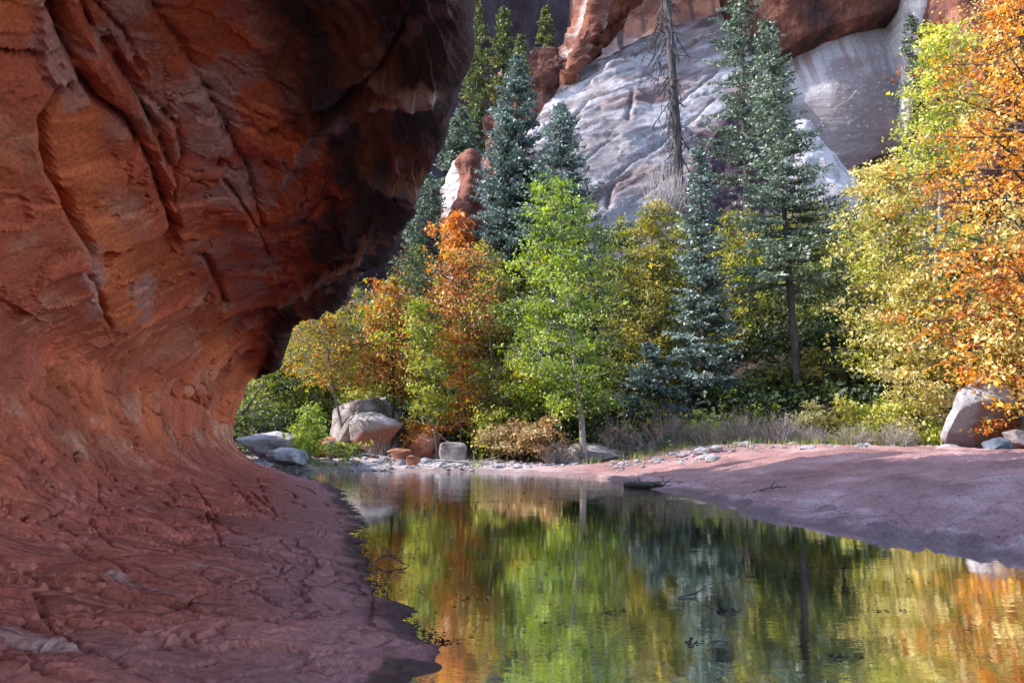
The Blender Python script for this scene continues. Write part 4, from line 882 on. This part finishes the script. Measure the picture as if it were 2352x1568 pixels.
# ---- shrubs along the bank
for k, (u, Y, vt, hw_, mt, nl_, lab) in enumerate([
    (1235, 26.0, 950, 60, 'pinkbush', 4200, 'pink gold shrub at the shore left of the leaning tree'),
    (1165, 26.6, 965, 50, 'pinkbush', 3000, 'faded orange shrub left of the pink gold one'),
    (1130, 27.3, 930, 48, 'yelgreen', 2400, 'green gold shrub behind the pale block'),
    (1480, 29.5, 915, 75, 'olive', 4200, 'golden shrub above the slanting layered rock'),
    (1640, 29.0, 925, 70, 'yellow', 3000, 'thin yellow shrub below the slim spruce'),
    (1740, 29.5, 900, 70, 'dkgreen', 3600, 'low dark green shrub at the foot of the tall fir'),
    (1900, 26.5, 925, 80, 'yellow', 5200, 'yellow leafed shrub on the bank right of the tall fir'),
    (2000, 25.6, 900, 85, 'yelgreen', 5600, 'bright yellow green shrub under the yellow maple'),
    (2095, 24.6, 915, 65, 'yellow', 4200, 'yellow shrub beside the pale boulder'),
    (1820, 27.5, 950, 55, 'dkgreen', 2600, 'small deep green shrub between grey brush and yellow shrub'),
    (2160, 24.2, 965, 40, 'yelgreen', 1800, 'pale straw coloured shrub touching the pale boulder'),
    (1860, 30.5, 800, 85, 'olive', 5200, 'dim olive shrub in the dark hollow right of the tall fir trunk'),
    (1960, 29.5, 790, 75, 'dkgreen', 4200, 'dark shrub between the hollow and the lower yellow maple'),
    (1770, 31.0, 820, 60, 'dkgreen', 3200, 'dark shrub left of the olive one in the hollow'),
    (960, 28.8, 960, 40, 'orange', 1800, 'small orange shrub over the cracked red rock'),
    (580, 30, 900, 60, 'dkgreen', 2600, 'dark green shrub behind the white ledges'),
    (850, 33, 820, 60, 'yelgreen', 3500, 'vine covered shrub above the grey boulder slab')]):
    broadleaf('leafy_shrub', lab, 'shrub', u, Y, vt, hw_, 1030, mt, nl_, 200+k, limbs=22, size=0.075, r0=0.018, stems=6, spray=0.22, tone0=0.6, shape='wide')
for k, (u, Y, hw_, h, lm, nl_, lab) in enumerate([
    (1420, 27.3, 62, 1.7, 'pinkbush', 1600, 'grey twiggy brush behind the block at the tree foot'),
    (1530, 27.0, 65, 1.7, 'pinkbush', 1500, 'grey twiggy brush right of the slanting layered rock'),
    (1620, 26.2, 60, 1.15, 'olive', 1300, 'lilac grey brush behind the two flat stones'),
    (1700, 26.0, 62, 1.5, 'olive', 1500, 'lilac grey brush below the thin yellow shrub'),
    (1780, 25.6, 62, 1.5, 'pinkbush', 500, 'rounded grey brush at the crest of the sandbank'),
    (1860, 25.0, 50, 0.9, 'olive', 500, 'low grey brush under the yellow leafed shrub'),
    (1960, 24.2, 60, 0.9, 'olive', 1400, 'brown grey brush in front of the yellow green shrub'),
    (2050, 23.6, 55, 0.9, 'olive', 1200, 'thin brush left of the straw coloured shrub'),
    (1280, 25.6, 42, 0.9, 'pinkbush', 700, 'reddish brush against the leaning tree'),
    (880, 28.6, 45, 1.4, 'pinkbush', 150, 'bare root tangle on top of the red boulder'),
    (1560, 44, 60, 4.5, 'greybush', 0, 'mass of dead grey twigs at the foot of the dead pine')]):
    twig_shrub(lab, u, 0, Y, hw_, h, 300+k, 240 if k != 9 else 150, 'twig', lm, nl_, base=None if k != 10 else P(1530, 500, 44))
# shrubs clinging to the slickrock
def on_rock(u, v):
    return u, v
twig_shrub('grey leafless bush growing from the crack in the slickrock', 1378, 0, 62, 34, 3.0, 401, 260, 'twig', 'greybush', 900, base=P(1382, 252, 61.0), size=0.09)
for k, (u, v, Y, lab) in enumerate([(1330, 262, 60, 'low tuft at the left end of the slickrock crack'), (1432, 228, 62.5, 'dark tuft at the right end of the slickrock crack'),
                                    (1500, 105, 67, 'spiky tuft near the upper rim of the slickrock'), (1680, 55, 69, 'spiky green agave tuft on the slickrock rim'), (1700, 222, 60, 'golden grass tuft low on the slickrock behind the fir')]):
    twig_shrub(lab, u, 0, Y, 16, 0.9, 410+k, 50, 'twig', 'olive', 260, name='rock_tuft', base=P(u, v+8, Y), size=0.10)

# ---- undergrowth that fills the slope: nobody could count it
def undergrowth():
    rng = np.random.default_rng(77); nC = 2100
    cx = rng.uniform(-26, 34, nC); cyy = 27.0+rng.random(nC)**1.3*24
    cyy += 4.5*sstep(1, -4, cx)
    cz = ground(cx, cyy, False)+rng.uniform(0.1, 1.7, nC)
    ct = rng.normal(size=nC)*0.18; kind = fbm(cx*0.16, cyy*0.16, cx*0, 3, 88)+rng.normal(size=nC)*0.35
    per = 75; pos = np.repeat(np.stack([cx, cyy, cz], 1), per, 0)+rng.normal(size=(nC*per, 3))*np.array([0.42, 0.42, 0.30])
    tone = np.repeat(ct, per)+0.36+rng.normal(size=nC*per)*0.18; kd = np.repeat(kind, per)
    base = (0, 35, 5)
    root = tag(empty('undergrowth', base), 'tangled green and gold undergrowth covering the slope behind the trees', kind='stuff')
    for nm, lo, hi, mt in (('green_brush', -9, -0.05, 'dkgreen'), ('gold_brush', -0.05, 0.45, 'olive'), ('yellow_brush', 0.45, 9, 'yelgreen')):
        k = (kd >= lo) & (kd < hi)
        o = obj(nm, leaf_mesh(nm, pos[k]-np.array(base), 0.20*np.exp(rng.normal(size=k.sum())*0.35), rng, M[mt], tone[k]), root); o['kind'] = 'stuff'
undergrowth()

# ---- grass on the far bank
def grass():
    rng = np.random.default_rng(91); V, tn = [], []
    spots = [(1345, 1058, 30, 60), (1480, 1052, 60, 200), (1560, 1048, 60, 160), (1700, 1035, 60, 140), (1850, 1030, 70, 260), (1960, 1030, 70, 300), (2060, 1030, 60, 260), (2140, 1030, 50, 300), (1100, 1052, 20, 60), (730, 1052, 35, 150), (790, 1050, 30, 100), (650, 1056, 20, 60)]
    for (u, v, w, n) in spots:
        for k in range(int(n*0.9)):
            uu = u+rng.normal()*w*0.6; Yg = {True: 24.5, False: 25.6}[uu > 1600]+rng.normal()*0.6; x = (uu-1176)/F*Yg; z = gz(x, Yg)
            hh = rng.uniform(0.12, 0.42); a = rng.random()*6.28; d = np.array([math.cos(a), math.sin(a), 0]); s = np.array([-d[1], d[0], 0])*0.014
            b = np.array([x, Yg, z-0.02]); V += [b-s, b+s, b+d*hh*rng.uniform(0.1, 0.6)+np.array([0, 0, hh])]; tn.append(rng.normal()*0.2+0.6)
    V = np.array(V); o = obj('grass', mesh_np('grass', V, tris=np.arange(len(V)).reshape(-1, 3), mat=M['grass'], attrs={'tone': ('FACE', np.clip(tn, 0, 1))}))
    tag(o, 'short green and straw grass along the far bank', 'grass', kind='stuff')
grass()

# ------------------------------------------------------------------ boulders and stones
import bmesh
_ico = {}
def ico(sub):
    if sub not in _ico:
        bm = bmesh.new(); bmesh.ops.create_icosphere(bm, subdivisions=sub, radius=1.0)
        bm.verts.ensure_lookup_table()
        _ico[sub] = (np.array([v.co[:] for v in bm.verts]), np.array([[v.index for v in f.verts] for f in bm.faces])); bm.free()
    return _ico[sub]
def boulder(name, label, cat, u0, u1, v0, v1, Y, seed, mat='greyrock', depth=None, cuts=9, box=0.0, sub=5, rot=0.0, tilt=0.0, colf=None, sink=0.15, layers=0.0, group=None, snap=True):
    """a stone spanning u0..u1 and v0..v1 in the picture at distance Y"""
    rng = np.random.default_rng(seed); V0, Fc = ico(sub)
    a, b = P(u0, v1, Y), P(u1, v0, Y); w = b[0]-a[0]; h = b[2]-a[2]; dp = depth or w*0.8
    V = V0.copy()
    if box: V = np.sign(V)*np.abs(V)**(1-box); V /= np.abs(V).max(0)
    for k in range(cuts+6):
        n = rng.normal(size=3); n /= np.linalg.norm(n); d0 = rng.uniform(0.45, 0.82)
        ex = np.maximum(0, V@n-d0); V = V-1.0*ex[:, None]*n
    V /= np.abs(V).max(0)
    cr, sr = math.cos(rot), math.sin(rot)
    V = V*np.array([w/2, dp/2, h/2])
    s = max(w, h)
    dd = 0.02*s*(1-2*np.abs(fbm(V[:, 0]*3/s, V[:, 1]*3/s+seed, V[:, 2]*3/s, 3, seed+2))) + 0.05*s*fbm(V[:, 0]*2/s+seed, V[:, 1]*2/s, V[:, 2]*2/s, 5, seed)
    if layers:
        ph = (V[:, 2]*math.cos(tilt)+V[:, 0]*math.sin(tilt))/s*9; dd += layers*s*((ph+0.4*fbm(V[:, 0]*3/s, V[:, 1]*3/s, V[:, 2]*3/s, 3, 5)) % 1)
    nn = V/np.maximum(np.linalg.norm(V, axis=1), 1e-6)[:, None]; V = V+nn*dd[:, None]
    V = np.stack([V[:, 0]*cr-V[:, 1]*sr, V[:, 0]*sr+V[:, 1]*cr, V[:, 2]], 1)
    c = np.array([(a[0]+b[0])/2, Y+dp*0.3, (a[2]+b[2])/2-sink*h*0.5]); bot = c[2]-h/2
    if snap:
        g = gz(c[0], c[1]); 
        if bot > g-0.05: V[:, 2] = np.where(V[:, 2] < 0, V[:, 2]*((c[2]-g+0.08)/(h/2)), V[:, 2])
    at = {}
    if colf: at = {'rock': ('POINT', colf(V, nn, s))}
    me = mesh_np(name, V, tris=Fc, mat=M[mat], attrs=at, smooth=True)
    return tag(obj(name, me, loc=tuple(c)), label, cat, group)
def lit_top_col(V, nn, s):
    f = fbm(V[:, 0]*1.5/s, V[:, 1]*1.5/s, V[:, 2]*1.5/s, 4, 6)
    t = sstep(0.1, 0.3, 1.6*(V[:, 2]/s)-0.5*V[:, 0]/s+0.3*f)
    return np.array([0.26, 0.10, 0.07])*(1-t[:, None])+np.array([0.36, 0.31, 0.31])*t[:, None]  # sunlit upper left painted pale, shaded lower faces painted red
def shaded_side_col(V, nn, s):
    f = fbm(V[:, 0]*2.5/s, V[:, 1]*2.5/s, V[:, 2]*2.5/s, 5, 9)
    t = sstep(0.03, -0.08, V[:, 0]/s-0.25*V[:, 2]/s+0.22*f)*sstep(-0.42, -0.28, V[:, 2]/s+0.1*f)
    c = np.array([0.15, 0.08, 0.05])*(1-t[:, None])+np.array([0.29, 0.28, 0.30])*t[:, None]  # sunward side painted pale, shaded side painted brown
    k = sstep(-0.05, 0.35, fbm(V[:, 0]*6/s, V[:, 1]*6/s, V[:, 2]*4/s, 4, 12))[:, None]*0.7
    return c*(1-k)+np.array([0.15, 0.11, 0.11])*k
R_ = 'rock'
boulder('boulder', 'tall pale boulder with its shaded side painted brown under the orange maple at the right edge', R_, 2188, 2385, 836, 1036, 21.3, 31, 'boulder2', depth=2.2, cuts=1, colf=shaded_side_col, box=0.0)
boulder('boulder', 'blue grey square stone at the foot of the pale boulder', R_, 2276, 2345, 1000, 1034, 19.6, 2, 'darkrock', cuts=5, box=0.5, sub=4)
boulder('stone', 'rounded tan stone at the right edge above the blue grey one', R_, 2322, 2400, 984, 1016, 20.2, 3, 'greyrock', sub=4)
boulder('boulder', 'great sloping grey boulder slab behind the red boulder', R_, 700, 925, 872, 1045, 29.9, 4, 'greyrock', depth=5, cuts=10, sub=5)
boulder('boulder', 'red boulder with a cracked top painted as sunlit by the far shore', R_, 775, 925, 938, 1052, 28.3, 5, 'boulder2', depth=2.2, cuts=10, colf=lit_top_col)
boulder('boulder', 'cracked dark red boulder beside the red boulder', R_, 932, 1018, 976, 1048, 28.0, 6, 'redrock', cuts=9, sub=4)
boulder('boulder', 'pale squared block at the far shore between two saplings', R_, 1010, 1070, 1014, 1054, 26.6, 7, 'greyrock', cuts=-4, box=0.6, sub=5, rot=0.25)
boulder('boulder', 'white layered ledge rock just past the overhang foot', R_, 545, 690, 998, 1050, 27.2, 8, 'whiterock', depth=2.6, cuts=-2, box=0.5, sub=5, layers=0.07, tilt=0.1)
boulder('boulder', 'smooth white rock at the water beside the overhang foot', R_, 606, 696, 1026, 1074, 25.0, 9, 'whiterock', cuts=0, box=0.3, sub=5, layers=0.04)
boulder('stone', 'round grey stone right of the light green bush', R_, 738, 778, 1008, 1048, 27.0, 10, 'greyrock', sub=4)
boulder('boulder', 'dark shaded rock below the grey boulder slab', R_, 700, 800, 1000, 1050, 29.5, 11, 'redrock', sub=4)
boulder('stone', 'flat red stone at the right foot of the red boulder', R_, 888, 945, 1028, 1050, 27.0, 12, 'redrock', cuts=6, sub=4)
boulder('stone', 'small brown stone alone on the pale shore', R_, 930, 966, 1042, 1058, 25.6, 13, 'redrock', cuts=5, sub=3)
boulder('boulder', 'long buff boulder behind the foot of the leaning green tree', R_, 1302, 1434, 1014, 1068, 26.3, 14, 'greyrock', depth=1.2, cuts=-2, box=0.45, sub=5)
boulder('boulder', 'slanting layered boulder with wood-like grain', R_, 1430, 1528, 985, 1056, 27.0, 15, 'greyrock', depth=1.4, cuts=8, sub=5, layers=0.06, tilt=0.9)
boulder('boulder', 'weathered tan rock behind the long buff boulder', R_, 1385, 1450, 978, 1040, 28.2, 16, 'redrock', cuts=8, sub=4, layers=0.05, tilt=0.2)
boulder('stone', 'flat dark stone beside a whitish stone on the bank', R_, 1572, 1630, 1026, 1046, 25.6, 17, 'redrock', cuts=6, box=0.3, sub=4)
boulder('stone', 'whitish stone on the bank below the grey brush', R_, 1622, 1668, 1030, 1050, 25.0, 18, 'whiterock', cuts=6, sub=4)
boulder('boulder', 'brown overhanging rock in the shade near the slim spruce', R_, 1560, 1640, 945, 1000, 30.0, 19, 'redrock', cuts=9, sub=4)
boulder('boulder', 'tilted red brown rock in the brush right of the slim spruce', R_, 1730, 1800, 965, 1010, 28.6, 20, 'redrock', cuts=9, sub=4)
boulder('stone', 'low pale slab stone left of the tall pale boulder', R_, 2150, 2215, 1020, 1036, 21.0, 21, 'whiterock', cuts=6, sub=4, box=0.3)
# small stones strewn on the shore: too many to count singly
def pebbles():
    rng = np.random.default_rng(8); V0, Fc = ico(1); V, T, n = [], [], 0
    for k in range(1100):
        if k < 750: x = rng.uniform(-9, 2.5); y = 24.6+rng.random()*3.0
        else: x = rng.uniform(3, 13); y = 24+rng.normal()*1.0
        if float(shore_sd(np.array([x]), np.array([y]))[0]) < -0.1: continue
        s = rng.uniform(0.02, 0.10)*(1+2*(rng.random() < 0.06)); v = V0*np.array([1, 0.8, 0.5])*s*rng.uniform(0.8, 1.2, 3)+rng.normal(size=(len(V0), 3))*s*0.08
        V.append(v+np.array([x, y, gz(x, y)+s*0.2])); T.append(Fc+n); n += len(V0)
    tag(obj('pebbles', mesh_np('pebbles', np.concatenate(V), tris=np.concatenate(T), mat=M['whiterock'])), 'pale cobbles and pebbles strewn along the far shore', 'pebbles', kind='stuff')
pebbles()

# ------------------------------------------------------------------ driftwood, debris, fallen leaves
def log(name, label, pts, r, mat='deadwood', twigs=0, seed=0, cat='driftwood'):
    rng = np.random.default_rng(seed); w = []
    for (u, v, Y, dz) in pts:
        p = P(u, v, Y); w.append([p[0], Y, dz])
    w = np.array(w); b0 = w[0]; t = np.linspace(0, len(w)-1, 12); sp_ = np.stack([np.interp(t, np.arange(len(w)), w[:, k]) for k in range(3)], 1)+rng.normal(size=(12, 3))*r*0.3
    tb = Tubes(); tb.add(sp_-b0, np.linspace(r, r*0.5, 12), 7)
    for k in range(twigs):
        q = sp_[rng.integers(2, 12)]; tb.add(path(q, q+rng.normal(size=3)*np.array([.3, .3, .2])+np.array([0, 0, .08]), 6, rng, 0.3)-b0, np.linspace(r*0.4, r*0.1, 6), 3)
    return tag(obj(name, tb.mesh(name, M[mat]), loc=tuple(b0)), label, cat)
gy_ = lambda u, Y: gz((u-1176)/F*Y, Y)
log('driftwood_log', 'dark driftwood log lying at the tip of the sandbank', [(1436, 1112, 18.8, 0.05), (1500, 1118, 18.4, 0.07), (1562, 1122, 17.9, 0.05)], 0.09, 'darkbark', 5, 1)
log('driftwood_log', 'thin driftwood pole just behind the dark log', [(1450, 1105, 19.3, 0.06), (1570, 1115, 18.6, 0.12)], 0.04, 'deadwood', 3, 2)
log('stick', 'crooked dark stick lying on the sandbank', [(1728, 1106, 15.5, gy_(1728, 15.5)+0.03), (1765, 1100, 15.7, gy_(1765, 15.7)+0.06), (1806, 1103, 15.6, gy_(1806, 15.6)+0.03)], 0.025, 'darkbark', 6, 3, 'stick')
log('branch', 'bleached dead branch leaning in front of the red boulder', [(780, 1040, 26.5, 0.25), (840, 1000, 26.9, 0.5), (945, 1046, 26.2, 0.25)], 0.035, 'twig', 8, 4)
log('driftwood_log', 'pale driftwood pole lying below the squared block', [(1000, 1055, 25.8, 0.3), (1110, 1058, 25.6, 0.25)], 0.05, 'twig', 6, 5)
log('branch', 'dark bare limb rising beside the foot of the overhang', [(556, 950, 27, 1.9), (580, 915, 27, 2.4), (606, 880, 27.2, 3.0)], 0.05, 'darkbark', 6, 6, 'branch')
log('twig', 'black twig tangle standing in the near water by the left shore', [(850, 1290, 8.6, 0.0), (890, 1280, 8.7, 0.10), (935, 1292, 8.5, 0.02)], 0.010, 'darkbark', 16, 7, 'twig')
log('stick', 'small dark stick floating in the middle of the pool', [(1560, 1352, 7.0, 0.01), (1600, 1345, 7.1, 0.02)], 0.010, 'darkbark', 5, 8, 'stick')

def debris():
    """black sodden leaf and bark scraps along the rim of the rock apron, and rafts on the shallow shelf"""
    rng = np.random.default_rng(66); pos = []
    for k in range(1500):
        y = 5.6+16*rng.random()**1.3; x = np.interp(y, yy, xe)+0.03+rng.normal()*0.06; pos.append((x, y, 0.006+rng.random()*0.008))
    for k in range(40):
        cx = rng.uniform(-4.5, 3.0); cyy = rng.uniform(15.5, 22.5); 
        m = rng.integers(5, 50)
        for j in range(m): pos.append((cx+rng.normal()*0.45, cyy+rng.normal()*0.08, 0.006+rng.random()*0.02))
    for k in range(420):
        t_ = rng.random(); pos.append((-3.3+7.0*t_+rng.normal()*0.12, 14.7+2.6*t_**1.5+rng.normal()*0.10, 0.006))
    for (cx, cyy, w_r) in ((0.82, 6.5, 0.10), (1.85, 6.55, 0.16), (2.3, 5.3, 0.12), (1.3, 5.6, 0.1), (3.6, 8.4, 0.3), (2.6, 8.0, 0.25)):
        for j in range(22): pos.append((cx+rng.normal()*w_r*0.6, cyy+rng.normal()*0.05, 0.006))
    for k in range(16):
        cx = rng.uniform(-0.5, 4.5); cyy = rng.uniform(6, 14); 
        for j in range(rng.integers(2, 14)): pos.append((cx+rng.normal()*0.10, cyy+rng.normal()*0.05, 0.006))
    bx, by = rng.uniform(3.5, 9, 6000), rng.uniform(8, 22, 6000); bs = shore_sd(bx, by); nb_ = fbm(bx*1.3, by*1.3, bx*0, 3, 95)
    kb = (bs > 0.15) & (np.abs(bs-0.75-0.4*nb_) < 0.22); bz_ = ground(bx, by)+0.01
    pos += [(a_, b_, c_) for a_, b_, c_ in zip(bx[kb], by[kb], bz_[kb])]
    pos = np.array(pos)
    V, Q = leaves_arrays(pos, rng.uniform(0.015, 0.05, len(pos)), rng, up=7)
    V[:, 2] = np.maximum(V[:, 2], 0.003)
    tag(obj('shoreline_debris', mesh_np('shoreline_debris', V, quads=Q, mat=M['debris'], attrs={'tone': ('FACE', np.clip(rng.normal(size=len(Q))*0.25+0.4, 0, 1))})),
        'dark wet leaf scraps along the water edge', 'debris', kind='stuff')
debris()
def litter():
    rng = np.random.default_rng(67)
    y = rng.uniform(9, 24, 1800); x = rng.uniform(3.5, 13, 1800); k = shore_sd(x, y) > 0.3; x, y = x[k], y[k]
    z = ground(x, y)+0.012
    yf = 5.5+17*rng.random(420); xf = np.interp(yf, yy, xe)+0.25+np.abs(rng.normal(size=420))*1.6; kf = shore_sd(xf, yf) < -0.3; xf, yf = xf[kf], yf[kf]
    x, y, z = np.r_[x, xf], np.r_[y, yf], np.r_[z, np.full(len(xf), 0.006)]
    V, Q = leaves_arrays(np.stack([x, y, z], 1), rng.uniform(0.025, 0.06, len(x)), rng, up=6)
    V[:, 2] = np.maximum(V[:, 2], 0.003)
    tag(obj('fallen_leaves', mesh_np('fallen_leaves', V, quads=Q, mat=M['litter'], attrs={'tone': ('FACE', rng.random(len(Q)))})), 'scattered fallen leaves on the sandbank and afloat by the left shore', 'leaves', kind='stuff')
litter()
tot = sum(len(o.data.polygons)*1 for o in SC.objects if o.type == 'MESH'); print('faces', tot)
